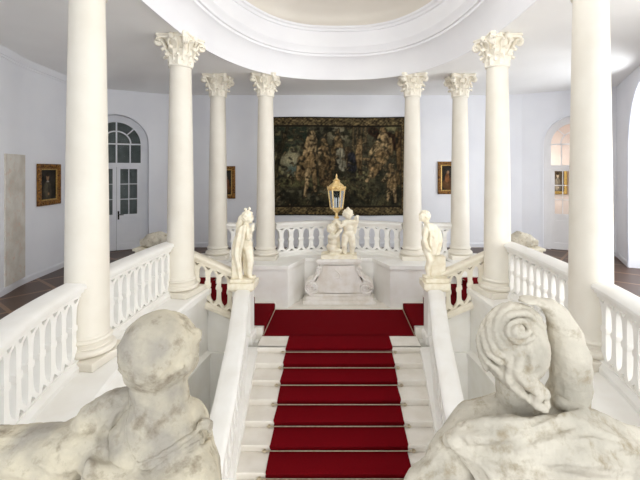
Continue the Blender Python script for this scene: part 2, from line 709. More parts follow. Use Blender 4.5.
def jamb_lining(fr, hw_out, hw_in, spring, y, m, name):
    """flat lining that closes the gap between opening and door frame"""
    a, b = arch_outline(hw_in - 0.01, spring), arch_outline(hw_out, spring)
    n = len(a)
    mb = MB()
    mb.add([fr @ Vector((x, y, z)) for x, z in a] + [fr @ Vector((x, y, z)) for x, z in b], [(i, i + 1, n + i + 1, n + i) for i in range(n - 1)])
    return struct(mb.build(name, m))


jamb_lining(frL, 0.8, 0.68, 3.0, 0.26, M_DOOR, 'trim_1')
jamb_lining(frR, 0.78, 0.66, 3.0, 0.26, M_DOOR2, 'trim_2')


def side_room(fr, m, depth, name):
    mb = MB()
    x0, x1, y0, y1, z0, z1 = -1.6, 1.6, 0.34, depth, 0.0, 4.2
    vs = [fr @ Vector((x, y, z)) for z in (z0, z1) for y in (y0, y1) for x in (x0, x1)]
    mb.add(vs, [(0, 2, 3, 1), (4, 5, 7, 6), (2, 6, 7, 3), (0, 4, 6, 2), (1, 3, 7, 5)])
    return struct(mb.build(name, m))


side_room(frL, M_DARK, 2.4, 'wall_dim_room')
side_room(frR, M_PEACH, 1.9, 'wall_peach_room')

# right hand wall: slanted pier with an arched window recess, then a plain run
RW0, RW1 = DR1.copy(), Vector((5.35, 6.3, 0))
RL = (RW1 - RW0).length
frW = arched_wall('wall_right', RW0, RW1, 2.55, 1.22, 2.7, 0.03, M_WALL, ry=1.45)
# recess with its own window
rec = MB()
arch = arch_outline(1.22, 2.7, ry=1.45)
n_ = len(arch)
rec.add([frW @ Vector((x, 0.03, z)) for x, z in arch] + [frW @ Vector((x * 1.0, 1.5, z)) for x, z in arch], [(i, i + 1, n_ + i + 1, n_ + i) for i in range(n_ - 1)])
win = [(-0.85, 0.9), (-0.85, 2.7), (0.0, 3.75), (0.85, 2.7), (0.85, 0.9)]
win = [(-0.85, 0.9)] + [(0.85 * math.cos(PI - PI * i / 12), 2.7 + 0.95 * math.sin(PI - PI * i / 12)) for i in range(13)] + [(0.85, 0.9)]
big = [(x, z) for x, z in arch]
rec.add([frW @ Vector((x, 1.5, z)) for x, z in big[:1]] + [frW @ Vector((x, 1.5, z)) for x, z in win] + [], [])
# back of the recess around the window
mbk = MB()
polyb = [(-1.22, 0)] + big[1:-1] + [(1.22, 0)]
polyb = big + [(0.85, 0.0)] + list(reversed(win))[0:] + [(-0.85, 0.0)]
mbk.add([frW @ Vector((x, 1.5, z)) for x, z in polyb], [tuple(range(len(polyb)))])
mbk.add([frW @ Vector(p) for p in [(-0.85, 1.5, 0), (0.85, 1.5, 0), (0.85, 1.5, 0.9), (-0.85, 1.5, 0.9)]], [(0, 1, 2, 3)])
rec.v += []
struct(rec.build('wall_window_recess', M_WALL, None, 30))
struct(mbk.build('wall_recess_back', M_WALL))
wf = MB()
for x0, x1, z0, z1 in ((-0.85, 0.85, 0.9, 0.98), (-0.04, 0.04, 0.9, 3.6), (-0.85, 0.85, 2.66, 2.74), (-0.85, -0.78, 0.9, 2.7), (0.78, 0.85, 0.9, 2.7)):
    wf.box(x0, x1, 1.52, 1.57, z0, z1, frW)
struct(wf.build('window_1', M_DOOR2))
wall_strip('wall_right_near', [RW1, Vector((5.15, 5.4, 0)), Vector((5.0, 4.6, 0))], 0, CEIL, M_WALL)

# floors
oval_hole = ring_path(0, 2 * PI, 97, 0.18)[:-1]


def annulus(name, inner, z, m, rect, flip=False):
    x0, x1, y0, y1 = rect
    outer = []
    cx, cy = 0.0, RCY
    for p in inner:
        dx, dy = p.x - cx, p.y - cy
        k = 1e9
        if dx > 1e-6: k = min(k, (x1 - cx) / dx)
        if dx < -1e-6: k = min(k, (x0 - cx) / dx)
        if dy > 1e-6: k = min(k, (y1 - cy) / dy)
        if dy < -1e-6: k = min(k, (y0 - cy) / dy)
        outer.append(Vector((cx + dx * k, cy + dy * k, z)))
    n = len(inner)
    mb = MB()
    mb.add([Vector((p.x, p.y, z)) for p in inner] + outer, [(i, (i + 1) % n, n + (i + 1) % n, n + i) for i in range(n)])
    return struct(mb.build(name, m))


annulus('floor', oval_hole, 0.0, M_FLOOR, (-9.5, 10.5, -2.2, 14.5))
lf = MB()
lf.box(-5, 5, -2.1, 8.2, LOWF - 0.1, LOWF)
struct(lf.build('floor_lower', M_LFLOOR))

# ceiling and oculus
OC = -0.27
oc_in = ring_path(0, 2 * PI, 145, OC)[:-1]
annulus('ceiling', oc_in, CEIL, M_CEIL, (-9.5, 10.5, -2.2, 14.5))
prof = [(0.0, 0.0), (0.0, -0.045), (-0.03, -0.05), (-0.035, -0.01), (-0.04, 0.02), (-0.06, 0.16), (-0.12, 0.32), (-0.20, 0.43), (-0.235, 0.45), (-0.235, 0.50), (-0.27, 0.51), (-0.28, 0.58), (-0.32, 0.63), (-0.33, 0.66), (-0.305, 0.67),
        (-0.30, 0.74), (-0.30, 0.92), (-0.305, 1.0), (-0.34, 1.01), (-0.36, 1.05), (-0.40, 1.07), (-0.41, 1.11)]
mbx = MB()
N = len(oc_in)
rows = []
base = ring_path(0, 2 * PI, 145, 0)[:-1]
for u, v in prof:
    for i in range(N):
        p, a, b = oc_in[i], oc_in[i - 1], oc_in[(i + 1) % N]
        t = (b - a).normalized()
        q = Vector((t.y, -t.x, 0))
        mbx.v.append(tuple(Vector((p.x, p.y, CEIL + v)) + q * u))
k = len(prof)
for r in range(k - 1):
    for i in range(N):
        j = (i + 1) % N
        mbx.f.append((r * N + i, r * N + j, (r + 1) * N + j, (r + 1) * N + i))
struct(mbx.build('trim_oculus', M_COVE, None, 35))
# warm shallow vault above the oculus
dm = MB()
last = [Vector(mbx.v[(k - 1) * N + i]) for i in range(N)]
c0 = Vector((0, RCY, 0))
steps = 10
vs = []
for s in range(steps + 1):
    a = PI / 2 * s / steps
    for p in last:
        q = Vector((p.x - c0.x, p.y - c0.y, 0)) * (1.06 * math.cos(a) if s < steps else 0.01)
        vs.append(Vector((c0.x + q.x, c0.y + q.y, CEIL + 1.12 + 0.9 * math.sin(a))))
dm.add(vs, [(s * N + i, s * N + (i + 1) % N, (s + 1) * N + (i + 1) % N, (s + 1) * N + i) for s in range(steps) for i in range(N)])
dm.add([vs[steps * N + i] for i in range(N)], [tuple(range(N))])
struct(dm.build('ceiling_vault', M_DOME, None, 60))
rg = MB()
rg.add(last + vs[:N], [(i, (i + 1) % N, N + (i + 1) % N, N + i) for i in range(N)])
struct(rg.build('trim_vault_edge', M_COVE))

# cornices and baseboards
corn = [(-0.0, -0.16), (0.02, -0.16), (0.03, -0.13), (0.05, -0.12), (0.09, -0.03), (0.10, 0.0), (0.0, 0.0)]
mb = MB()
mb.sweep([Vector((p.x, p.y, CEIL - 0.002)) for p in left_path], corn)
struct(mb.build('trim_cornice_left', M_WALL, None, 30))
basep = [(0, 0), (0.02, 0), (0.02, 0.1), (0.008, 0.13), (0, 0.13)]
for nm, pth in (('baseboard_left', left_path), ('baseboard_back', back_path)):
    mb = MB()
    mb.sweep([Vector((p.x, p.y, 0.001)) for p in pth], basep)
    struct(mb.build(nm, M_DOOR))
for nm, a, b, cuts in (('baseboard_corner_left', DL0, DL1, (SL - 0.86, SL + 0.86)), ('baseboard_corner_right', DR0, DR1, (0.5, 2.16)), ('baseboard_right', RW0, RW1, (1.3, 3.8))):
    mb = MB()
    d = (b - a).normalized()
    L = (b - a).length
    for s0, s1 in ((0, cuts[0]), (cuts[1], L)):
        if s1 - s0 > 0.03:
            mb.sweep([a + d * s0 + Vector((0, 0, 0.001)), a + d * s1 + Vector((0, 0, 0.001))], basep)
    struct(mb.build(nm, M_DOOR))

# bare masonry strip on the left wall
def left_at(ratio):
    """point of the left wall where x / y equals ratio, with the wall direction"""
    for i in range(len(left_path) - 1):
        a, b = left_path[i], left_path[i + 1]
        if a.y <= 0.5:
            continue
        fa, fb_ = a.x - ratio * a.y, b.x - ratio * b.y
        if fa * fb_ <= 0:
            u = fa / (fa - fb_)
            return a.lerp(b, u), (b - a).normalized()
    return None


p0, _d = left_at((4 - 339) / F)
p1, _d = left_at((24 - 339) / F)
mb = MB()
nrm = Vector((_d.y, -_d.x, 0))
ztop = EYE - (155 - 170) / F * p1.y
g = [[p0.lerp(p1, j / 6) + nrm * 0.012 + Vector((0, 0, 0.14 + (ztop - 0.14) * i / 12)) for j in range(7)] for i in range(13)]
mb.sheet(g, 0.02)
struct(mb.build('trim_masonry', M_PATCH))

# kerb that carries columns and balustrades, and the wall of the well below it
tR, tL = t_at_y(7.02, 1), t_at_y(7.02, -1)
kpath = ring_path(tL, 2 * PI + tR, 160, 0, 0)
kp = [(0.26, 0.0), (0.26, KERB), (-0.46, KERB), (-0.49, KERB - 0.02), (-0.49, KERB - 0.1), (-0.45, KERB - 0.13), (-0.42, -0.3), (0.0, -0.3)]
kp = [(u, v) for u, v in kp]
mb = MB()
mb.sweep(kpath, kp)
struct(mb.build('trim_kerb', M_BAL, None, 30))
mb = MB()
for tA, tB in ((tL, t_at_x(-2.1, False) + 2 * PI), (t_at_x(2.1, False), tR)):
    wpth = ring_path(tA, tB, 80, 0, 0)
    mb.sweep(wpth, [(-0.42, -0.25), (-0.42, -0.86), (-0.44, -0.88), (-0.50, -0.90), (-0.50, -0.96), (-0.48, -0.98), (-0.48, LOWF - 0.05), (-0.3, LOWF - 0.05), (-0.3, -0.25)])
struct(mb.build('wall_well', M_BAL, None, 30))

# podium behind the landing, with a niche
back_arc = ring_path(t_at_x(2.2), PI - t_at_x(2.2), 30, 0.34)
pod = [(-3.35, 8.56), (-1.10, 8.56), (-0.80, 9.30), (0.80, 9.30), (1.10, 8.56), (3.35, 8.56), (3.35, 9.78), (2.4, 9.78)] + [(p.x, p.y) for p in back_arc] + [(-2.4, 9.78), (-3.35, 9.78)]
mb = MB()
mb.prism(pod, LOWF, KERB - 0.09)
struct(mb.build('wall_podium', M_BAL))
cop = [(-3.38, 8.53), (-1.08, 8.53), (-0.78, 9.27), (0.78, 9.27), (1.08, 8.53), (3.38, 8.53), (3.38, 9.81), (2.4, 9.81)] + [(p.x, p.y + 0.03) for p in back_arc] + [(-2.4, 9.81), (-3.38, 9.81)]
mb = MB()
mb.prism(cop, KERB - 0.09, KERB)
struct(mb.build('trim_podium', M_BAL, None, None, 0.012))

# landing slab
mb = MB()
mb.prism([(-1.37, 6.67), (1.37, 6.67), (1.37, 9.29), (-1.37, 9.29)], LAND - 0.3, LAND)
mb.box(-1.37, 1.37, 6.64, 6.70, LAND - 0.05, LAND)
struct(mb.build('floor_landing', M_STEP))

# ------------------------------------------------------------------ stairs
RISE, TREAD, NST = 0.10, 0.325, 15
EDGE = 6.67


def half_w(y):
    return 1.37 - 0.072 * max(0.0, EDGE - y)


st = thing('grand_staircase', 'wide white stone staircase descending from the landing under the red runner', 'staircase', (0, EDGE, LOWF))
OFS = Vector((0, -EDGE, -LOWF))


def rel(mb, o=OFS):
    mb.v = [tuple(Vector(v) + o) for v in mb.v]
    return mb


for i in range(1, NST):
    y1 = EDGE - TREAD * (i - 1)
    y0 = y1 - TREAD
    z = LAND - RISE * i
    w1, w0 = half_w(y1), half_w(y0)
    mb = MB()
    mb.prism([(-w0, y0), (w0, y0), (w1, y1), (-w1, y1)], max(LOWF, z - 0.3), z - 0.035)
    nw = half_w(y0 - 0.03)
    mb.prism([(-nw, y0 - 0.03), (nw, y0 - 0.03), (w1, y1), (-w1, y1)], z - 0.035, z)
    rel(mb).build('step', M_STEP, st, None, 0.006)
# string walls carrying the balustrades
RAILX = [(6.9, 1.64), (6.6, 1.61), (5.6, 1.44), (4.65, 1.325), (3.77, 1.25), (2.6, 1.14), (1.5, 1.06)]


def rail_x(y):
    for (ya, xa), (yb, xb) in zip(RAILX, RAILX[1:]):
        if yb <= y <= ya:
            return xb + (xa - xb) * (y - yb) / (ya - yb)
    return RAILX[0][1] if y > RAILX[0][0] else RAILX[-1][1]


def pitch(y):
    return LAND - RISE / TREAD * max(0.0, EDGE - y)


for sx in (-1, 1):
    mb = MB()
    ys = [6.665 - 0.2 * i for i in range(23)]
    vs = []
    for y in ys:
        xi = half_w(y) - 0.02
        xo = rail_x(y) + 0.17
        zt = pitch(y) + 0.002 + min(0.058, (6.665 - y) * 0.2)
        for x, z in ((xi, zt), (xo, zt), (xo, LOWF), (xi, LOWF)):
            vs.append((sx * x, y, z))
    n = len(ys)
    fs = [(i * 4 + k, i * 4 + (k + 1) % 4, (i + 1) * 4 + (k + 1) % 4, (i + 1) * 4 + k) for i in range(n - 1) for k in range(4)]
    fs += [(0, 1, 2, 3), tuple((n - 1) * 4 + k for k in (3, 2, 1, 0))]
    mb.add(vs, fs)
    rel(mb).build('string_wall', M_BAL, st)

# side flights up to the gallery
SX = [1.36, 1.78, 2.06, 2.33, 2.60, 3.0]
for sx, side in ((-1, 'left'), (1, 'right')):
    sf = thing('side_staircase', f'short white {side} flight rising from the landing between columns to the gallery', 'staircase', (sx * 1.36, 7.8, LAND))
    for i in range(5):
        x0 = SX[i]
        x1 = SX[i + 1]
        z = LAND + 0.136 * (i + 1) + (0.003 if i == 4 else 0)
        mb = MB()
        mb.box(min(sx * x0, sx * x1), max(sx * x0, sx * x1), 7.12, 8.55, LAND - 0.3, z)
        rel(mb, Vector((-sx * 1.36, -7.8, -LAND))).build('step', M_STEP, sf, None, 0.006)
    # wall that closes the flight towards the well
    pts = [(1.42, LOWF), (1.42, -0.74), (1.87, -0.74), (1.87, -0.36), (2.62, 0.04), (2.72, 0.04), (2.72, LOWF)]
    mb = MB()
    mb.front([(sx * x, z) for x, z in pts], 6.98, 7.115)
    mb.front([(sx * x, z) for x, z in [(1.42, LOWF), (1.42, -0.96), (1.42, -0.90), (2.5, -0.90), (2.5, LOWF)]], 6.93, 6.98)
    struct(mb.build('wall_flight_' + side, M_BAL))

# ------------------------------------------------------------------ balustrades
RAILP = [(-0.075, 0.0), (0.075, 0.0), (0.08, 0.03), (0.1, 0.045), (0.105, 0.07), (0.125, 0.08), (0.125, 0.105), (0.11, 0.125), (0.07, 0.14), (-0.07, 0.14), (-0.11, 0.125), (-0.125, 0.105), (-0.125, 0.08), (-0.105, 0.07), (-0.1, 0.045), (-0.08, 0.03)]
BASEP = [(-0.11, 0.0), (0.11, 0.0), (0.11, 0.05), (0.085, 0.075), (0.075, 0.1), (-0.075, 0.1), (-0.085, 0.075), (-0.11, 0.05)]
WT = [(0, 1, 0), (0.02, 1, 0), (0.02, 1, 0.42), (0.045, 0.99, 0.36), (0.07, 0.88, 0.18), (0.09, 0.74, 0), (0.12, 0.60, 0), (0.17, 0.49, 0), (0.25, 0.43, 0), (0.36, 0.40, 0), (0.445, 0.40, 0), (0.46, 0.54, 0), (0.5, 0.58, 0)]
WT = WT + [(1 - t, w, h) for t, w, h in reversed(WT[:-1])]


def baluster_mesh(hp, H, slope, hd=0.055):
    mb = MB()
    rows = WT
    for sgn in (-1, 1):
        for r in range(len(rows) - 1):
            (ta, wa, ha), (tb, wb, hb) = rows[r], rows[r + 1]
            q = []
            for t, w, h in ((ta, wa, ha), (tb, wb, hb)):
                dd = hd * (0.75 + 0.5 * abs(w - 0.33))
                for x in (h * hp, w * hp):
                    for y in (-dd, dd):
                        q.append((sgn * x, y, t * H + slope * sgn * x))
            # order: inner -, inner +, outer -, outer + at a ; same at b
            fs = [(0, 2, 6, 4), (1, 5, 7, 3), (2, 3, 7, 6)]
            if ha > 0 or hb > 0:
                fs.append((0, 4, 5, 1))
            mb.add(q, fs)
    me = mb.mesh('baluster')
    smooth_by_angle(me, 35)
    return me


def balustrade(label, cat, base, pitch_len, H, m, group, slope_fn=None, name='balustrade', skip_ends=0.04):
    """base: dense path of Vectors giving the underside centre line"""
    o = base[len(base) // 2]
    root = thing(name, label, cat, (o.x, o.y, o.z), 0, group)
    bp = [p - o for p in base]
    MB().sweep(bp, BASEP).build('base_rail', m, root, 30)
    MB().sweep([p + Vector((0, 0, H - 0.14)) for p in bp], RAILP).build('handrail', m, root, 35)
    L = [0.0]
    for a, b in zip(bp, bp[1:]):
        L.append(L[-1] + math.hypot(b.x - a.x, b.y - a.y))
    n = max(1, int(round((L[-1] - 2 * skip_ends) / pitch_len)))
    pl = (L[-1] - 2 * skip_ends) / n
    cache = {}
    for i in range(n):
        s = skip_ends + pl * (i + 0.5)
        k = 0
        while k < len(L) - 2 and L[k + 1] < s:
            k += 1
        u = (s - L[k]) / (L[k + 1] - L[k])
        p = bp[k].lerp(bp[k + 1], u)
        d = bp[k + 1] - bp[k]
        hl = math.hypot(d.x, d.y)
        slope = round(d.z / hl, 2)
        key = slope
        if key not in cache:
            cache[key] = baluster_mesh(pl / 2, H - 0.14 - 0.1 + 0.004, slope)
        b = put('baluster', cache[key], m, root)
        b.location = p + Vector((0, 0, 0.098))
        b.rotation_euler = (0, 0, math.atan2(d.y, d.x))
    return root


HG = 0.87
cols = {'back_inner': (1.70, 9.27), 'back_outer': (2.83, 9.35), 'mid': (2.62, 6.62), 'near': (2.73, 4.34)}
for sx, side in ((-1, 'left'), (1, 'right')):
    def arc(y0, y1, n=50):
        return ring_path(t_at_y(y0, sx), t_at_y(y1, sx), n, 0, KERB)
    balustrade(f'white curved gallery balustrade on the {side} between the nearest and second columns', 'balustrade', arc(4.5, 6.56), 0.195, HG, M_BAL, 'gallery balustrades')
    ta = t_at_x(sx * 1.2, False)
    tb = t_at_y(4.2, sx)
    if sx < 0:
        ta += 2 * PI if ta < 0 else 0
        path = ring_path(tb, ta, 90, 0, KERB)
    else:
        path = ring_path(tb, ta, 90, 0, KERB)
    balustrade(f'white curved gallery balustrade at the {side} edge, nearer than the nearest {side} column', 'balustrade', path, 0.195, HG, M_BAL, 'gallery balustrades')
    # back sections on the podium
    pa = [Vector((sx * 2.62, 9.40, KERB)), Vector((sx * 2.3, 9.40, KERB)), Vector((sx * 1.92, 9.36, KERB))]
    balustrade(f'short white balustrade between the two slim columns at back {side}', 'balustrade', cr(pa, 12), 0.22, 0.80, M_BAL, 'gallery balustrades')
    t0, t1 = t_at_x(sx * 1.52), t_at_x(sx * 0.02)
    balustrade(f'white balustrade of round openings behind the fountain, on its {side} side', 'balustrade', ring_path(t0, t1, 30, 0, KERB), 0.235, 0.80, M_BAL, 'gallery balustrades')
    # sloping one beside the side flight
    sp = [Vector((sx * x, 7.04 - 0.06 * i, -0.36 + (x - 1.80) * 0.53)) for i, x in enumerate((1.80, 2.05, 2.30, 2.56))]
    balustrade(f'cream sloping balustrade rising from the {side} newel to the gallery column', 'balustrade', cr(sp, 10), 0.2, 0.86, M_SBAL, 'stair balustrades', skip_ends=0.03)
    # main flight
    mp = []
    for i in range(60):
        y = 6.74 - i * 0.077
        mp.append(Vector((sx * rail_x(y), y, pitch(y) + 0.064)))
    balustrade(f'white balustrade descending the {side} side of the red carpeted stairs', 'balustrade', mp, 0.2, 0.87, M_BAL, 'stair balustrades')
    # newel
    nw = thing('newel_post', f'stone newel post at the landing carrying the {side} standing figure', 'newel post', (sx * 1.66, 6.95, LAND - 0.03), 0, 'landing newel posts')
    MB().box(-0.19, 0.19, -0.19, 0.19, 0.0, 0.16).build('base', M_BAL, nw, None, 0.015)
    MB().box(-0.155, 0.155, -0.155, 0.155, 0.16, 0.92).build('shaft', M_BAL, nw, None, 0.012)
    b2 = MB()
    b2.box(-0.19, 0.19, -0.19, 0.19, 0.92, 0.95)
    b2.box(-0.225, 0.225, -0.215, 0.215, 0.95, 1.06)
    b2.build('cap', M_STAT, nw, None, 0.01)

# ------------------------------------------------------------------ columns
H0, H1 = KERB, CEIL - 0.004
HC = H1 - H0
HB = 0.30
CAPH = 0.52
proto = thing('column', 'x', 'column', (0, 0, 0))
MB().box(-0.29, 0.29, -0.29, 0.29, 0, 0.09).build('plinth', M_STUC, proto, None, 0.01)
bp = [(0.0, 0.09), (0.2, 0.09)]
for i in range(9):
    a = -PI / 2 + PI * i / 8
    bp.append((0.245 + 0.035 * math.cos(a), 0.13 + 0.04 * math.sin(a)))
bp += [(0.24, 0.172), (0.24, 0.182)]
for i in range(6):
    a = i / 5
    bp.append((0.24 - 0.022 * math.sin(a * PI / 2), 0.184 + 0.03 * a))
bp += [(0.228, 0.218)]
for i in range(7):
    a = -PI / 2 + PI * i / 6
    bp.append((0.222 + 0.022 * math.cos(a), 0.245 + 0.025 * math.sin(a)))
bp += [(0.222, 0.275), (0.216, 0.30), (0.0, 0.30)]
MB().lathe(bp, 40, cap=False).build('base', M_STUC, proto, 40)
sp = []
zs = HC - CAPH
for i in range(25):
    t = i / 24
    r = 0.213 - 0.043 * (t ** 1.6)
    sp.append((r, HB + (zs - HB) * t))
sp += [(0.172, zs), (0.186, zs + 0.004), (0.192, zs + 0.018), (0.186, zs + 0.032), (0.17, zs + 0.036)]
MB().lathe(sp, 48).build('shaft', M_STUC, proto, 40)
# capital: bell with two tiers of curled leaves and rosettes
cb = MB()
cb.lathe([(0.165, zs + 0.03), (0.17, zs + 0.2), (0.18, zs + 0.3), (0.205, zs + 0.38), (0.25, zs + 0.44), (0.25, zs + 0.46)], 32)


def leaf(mb, ang, z0, h, r0, out, w, curl=0.35):
    g = []
    for i in range(9):
        s = i / 8
        rr = r0 + 0.012 + out * max(0, (s - 0.35) / 0.65) ** 2
        z = z0 + h * (s if s < 0.85 else 0.85 - (s - 0.85) * 1.3)
        if s >= 0.85:
            rr += 0.012
        hw = w * (0.75 + 0.5 * math.sin(s * PI * 0.9)) * (1 - max(0, (s - 0.75)) * 2.4)
        row = []
        for j in range(7):
            q = (j - 3) / 3
            a = ang + q * hw / rr
            lobes = 0.012 * math.sin(s * 17 + abs(q) * 3)
            r2 = rr - 0.018 * q * q + (0.016 if j == 3 else 0) + lobes * abs(q)
            row.append(Vector((r2 * math.cos(a), r2 * math.sin(a), z - 0.02 * q * q)))
        g.append(row)
    mb.sheet(g, 0.014)


for k in range(8):
    leaf(cb, 2 * PI * (k + 0.5) / 8, zs + 0.035, 0.20, 0.168, 0.075, 0.062)
    leaf(cb, 2 * PI * k / 8, zs + 0.10, 0.26, 0.168, 0.10, 0.058)
for k in range(4):
    a = PI / 2 * k
    cb.ell((0.265 * math.cos(a), 0.265 * math.sin(a), zs + 0.47), (0.045, 0.045, 0.05))
    # small inner scrolls beside each rosette
    for q in (-1, 1):
        a2 = a + q * 0.36
        cb.tube([(0.19 * math.cos(a2 - q * .1), 0.19 * math.sin(a2 - q * .1), zs + 0.28, 0.014), (0.225 * math.cos(a2), 0.225 * math.sin(a2), zs + 0.37, 0.018), (0.26 * math.cos(a2 - q * .1), 0.26 * math.sin(a2 - q * .1), zs + 0.42, 0.024), (0.262 * math.cos(a2 - q * .22), 0.262 * math.sin(a2 - q * .22), zs + 0.405, 0.022)], 8)
cap = cb.build('capital', M_CAP, proto, 50)
ab = MB()
outl = []
for k in range(4):
    c = PI / 4 + PI / 2 * k
    c2 = c + PI / 2
    R = 0.40
    pa = Vector((R * math.cos(c), R * math.sin(c), 0))
    pb = Vector((R * math.cos(c2), R * math.sin(c2), 0))
    d = (pb - pa).normalized()
    pa2, pb2 = pa + d * 0.045, pb - d * 0.045
    mid = (pa + pb) / 2
    for i in range(9):
        u = i / 8
        p = pa2.lerp(pb2, u) - mid.normalized() * 0.055 * math.sin(PI * u)
        outl.append((p.x, p.y))
ab.prism(outl, zs + 0.452, zs + 0.49)
ab.prism([(x * 1.05, y * 1.05) for x, y in outl], zs + 0.49, HC)
ab.build('abacus', M_CAP, cap, None, 0.006)
for k in range(4):
    c = PI / 4 + PI / 2 * k
    v = MB()
    dirv = Vector((math.cos(c), math.sin(c), 0))
    sidev = Vector((-math.sin(c), math.cos(c), 0))
    pts = []
    for i in range(22):
        a = i / 21 * 3.4 * PI
        r = 0.062 * (1 - i / 26)
        pts.append(tuple(dirv * (0.335 + r * math.sin(a)) + Vector((0, 0, zs + 0.385 + r * math.cos(a)))) + (0.02,))
    stem = [tuple(dirv * 0.2 + Vector((0, 0, zs + 0.2))) + (0.02,), tuple(dirv * 0.25 + Vector((0, 0, zs + 0.34))) + (0.026,), tuple(dirv * 0.30 + Vector((0, 0, zs + 0.43))) + (0.026,)]
    v.tube(stem + pts, 8)
    v.add([p for p in []], [])
    for q in (-1, 1):
        v.tube([tuple(Vector(p[:3]) + sidev * 0.028 * q) + (0.016,) for p in pts], 6)
    v.build('volute', M_CAP, cap, 50)

names = {
    ('near', -1): 'tallest white column at the left, standing nearest beside the left bust of stone',
    ('mid', -1): 'white column second from the left, at the end of the left gallery balustrade',
    ('back_outer', -1): 'slim white column third from the left, partly covering a small framed picture',
    ('back_inner', -1): 'slim white column at the left edge of the big tapestry',
    ('near', 1): 'tallest white column at the right, standing nearest before the arched cream door',
    ('mid', 1): 'white column second from the right, where the right sloping balustrade ends',
    ('back_outer', 1): 'slim white column third from the right, covering half of a framed picture',
    ('back_inner', 1): 'slim white column at the right edge of the big tapestry'}
names[('near', -1)] = 'tallest white column at the left, standing nearest behind the round headed stone figure'
first = True
for key, (x, y) in cols.items():
    for sx in (-1, 1):
        c = proto if first else copy_tree(proto)
        first = False
        c.location = (sx * x, y, KERB)
        ang = {'near': 0.12, 'mid': 0.22, 'back_outer': 0.06, 'back_inner': 0.03}[key] * sx
        c.rotation_euler = (0, 0, ang)
        c['label'] = names[(key, sx)]
        c['group'] = 'gallery columns'
        if key == 'near':
            for ch in c.children:
                if ch.name.startswith('shaft'):
                    ch.scale.z = 1.055
                    ch.location.z = -HB * 0.055
                elif ch.name.startswith('capital'):
                    ch.scale.z = 0.62
                    ch.location.z = HC * 0.38

# ------------------------------------------------------------------ carpets and rods
RW = 0.885
run = [(7.14, LAND), (EDGE - 0.034, LAND)]
for i in range(1, NST):
    y = EDGE - TREAD * (i - 1)
    z = LAND - RISE * i
    if i > 1:
        pass
    run += [(y - 0.041, z + RISE - 0.008), (y - 0.038, z + RISE - 0.045), (y - 0.010, z + 0.03), (y - 0.014, z + 0.006), (y - 0.03, z), (y - TREAD - 0.034, z)]
yend = EDGE - TREAD * (NST - 1)
run += [(yend - 0.04, LOWF + RISE - 0.02), (yend - 0.01, LOWF + 0.02), (yend - 0.35, LOWF)]
th = 0.012
ru = MB()
vs = []
nrm = []
for i in range(len(run)):
    a, b = run[max(i - 1, 0)], run[min(i + 1, len(run) - 1)]
    ty, tz = b[0] - a[0], b[1] - a[1]
    l = math.hypot(ty, tz)
    nrm.append((tz / l * -1 * -1, -ty / l))
for i, (y, z) in enumerate(run):
    wv = 0.006 * math.sin(i * 1.7)
    w = RW - 0.012 * max(0, EDGE - y)
    ny, nz = nrm[i]
    if nz < 0:
        ny, nz = -ny, -nz
    vs += [(-w + wv, y + 0.0, z + 0.003), (w + wv, y, z + 0.003), (w + wv, y + ny * th, z + nz * th + 0.003), (-w + wv, y + ny * th, z + nz * th + 0.003)]
n = len(run)
fs = [(i * 4 + k, i * 4 + (k + 1) % 4, (i + 1) * 4 + (k + 1) % 4, (i + 1) * 4 + k) for i in range(n - 1) for k in range(4)] + [(0, 1, 2, 3), tuple((n - 1) * 4 + k for k in (3, 2, 1, 0))]
ru.add(vs, fs)
tag(ru.build('stair_runner', M_RED, None, 50), 'long red carpet runner laid down the middle of the stairs', 'carpet')
mb = MB()
mb.prism([(-1.36, 7.10), (1.36, 7.10), (1.355, 8.42), (-1.355, 8.42)], LAND + 0.001, LAND + 0.015)
tag(mb.build('landing_carpet', M_RED, None, None, 0.004), 'broad red carpet covering the landing before the fountain', 'carpet')
for sx, side in ((-1, 'left'), (1, 'right')):
    pr = [(1.353, LAND + 0.017)]
    pr = [(1.352, LAND + 0.02), (1.345, LAND + 0.136)]
    for i in range(5):
        z = LAND + 0.136 * (i + 1)
        x = SX[i]
        pr += [(x - 0.008, z + 0.006), (x + 0.01, z + 0.013), (SX[i + 1] - 0.01, z + 0.013)]
    dn = [(x + 0.010, z - 0.010) for x, z in pr]
    mb = MB()
    poly = [(sx * x, z) for x, z in pr]
    m = len(poly)
    y0, y1 = 7.22, 8.40
    g = [[Vector((x, y0 + (y1 - y0) * j / 6, z)) for j in range(7)] for x, z in poly]
    mb.sheet(g, 0.008)
    tag(mb.build('side_runner', M_RED), f'narrow red carpet climbing the short {side} flight beside the landing', 'carpet', 'side flight carpets')
    rd = thing('stair_rod', f'thin brass rod between landing carpet and {side} side carpet', 'stair rod', (sx * 1.34, 7.75, LAND + 0.024), 0, 'stair rods')
    r2 = MB()
    r2.tube([(0, -0.66, 0, 0.009), (0, 0.66, 0, 0.009)], 8)
    r2.build('rod', M_BRASS, rd, 60)
words_ = ['topmost', 'second', 'third', 'fourth', 'fifth', 'sixth', 'seventh', 'eighth']
rp = None
for i in range(1, 9):
    y = EDGE - TREAD * (i - 1) - 0.028
    z = LAND - RISE * i + 0.026
    if rp is None:
        rp = thing('stair_rod', 'x', 'stair rod', (0, y, z), 0, 'stair rods')
        L = RW + 0.05
        r2 = MB()
        r2.tube([(-L, 0, 0, 0.007), (L, 0, 0, 0.007)], 10)
        r2.build('rod', M_BRASS, rp, 60)
        for sx in (-1, 1):
            r3 = MB()
            r3.box(sx * L - 0.016, sx * L + 0.016, -0.01, 0.028, -0.02, 0.01)
            r3.ell((sx * (L + 0.02), 0, 0), (0.012, 0.01, 0.01))
            r3.build('bracket', M_BRASS, rp, 40, 0.003)
        o = rp
    else:
        o = copy_tree(rp)
        o.location = (0, y, z)
    o['label'] = f'{words_[i-1]} thin brass rod holding the red stair runner, counted down from the landing'
    o['group'] = 'stair rods'


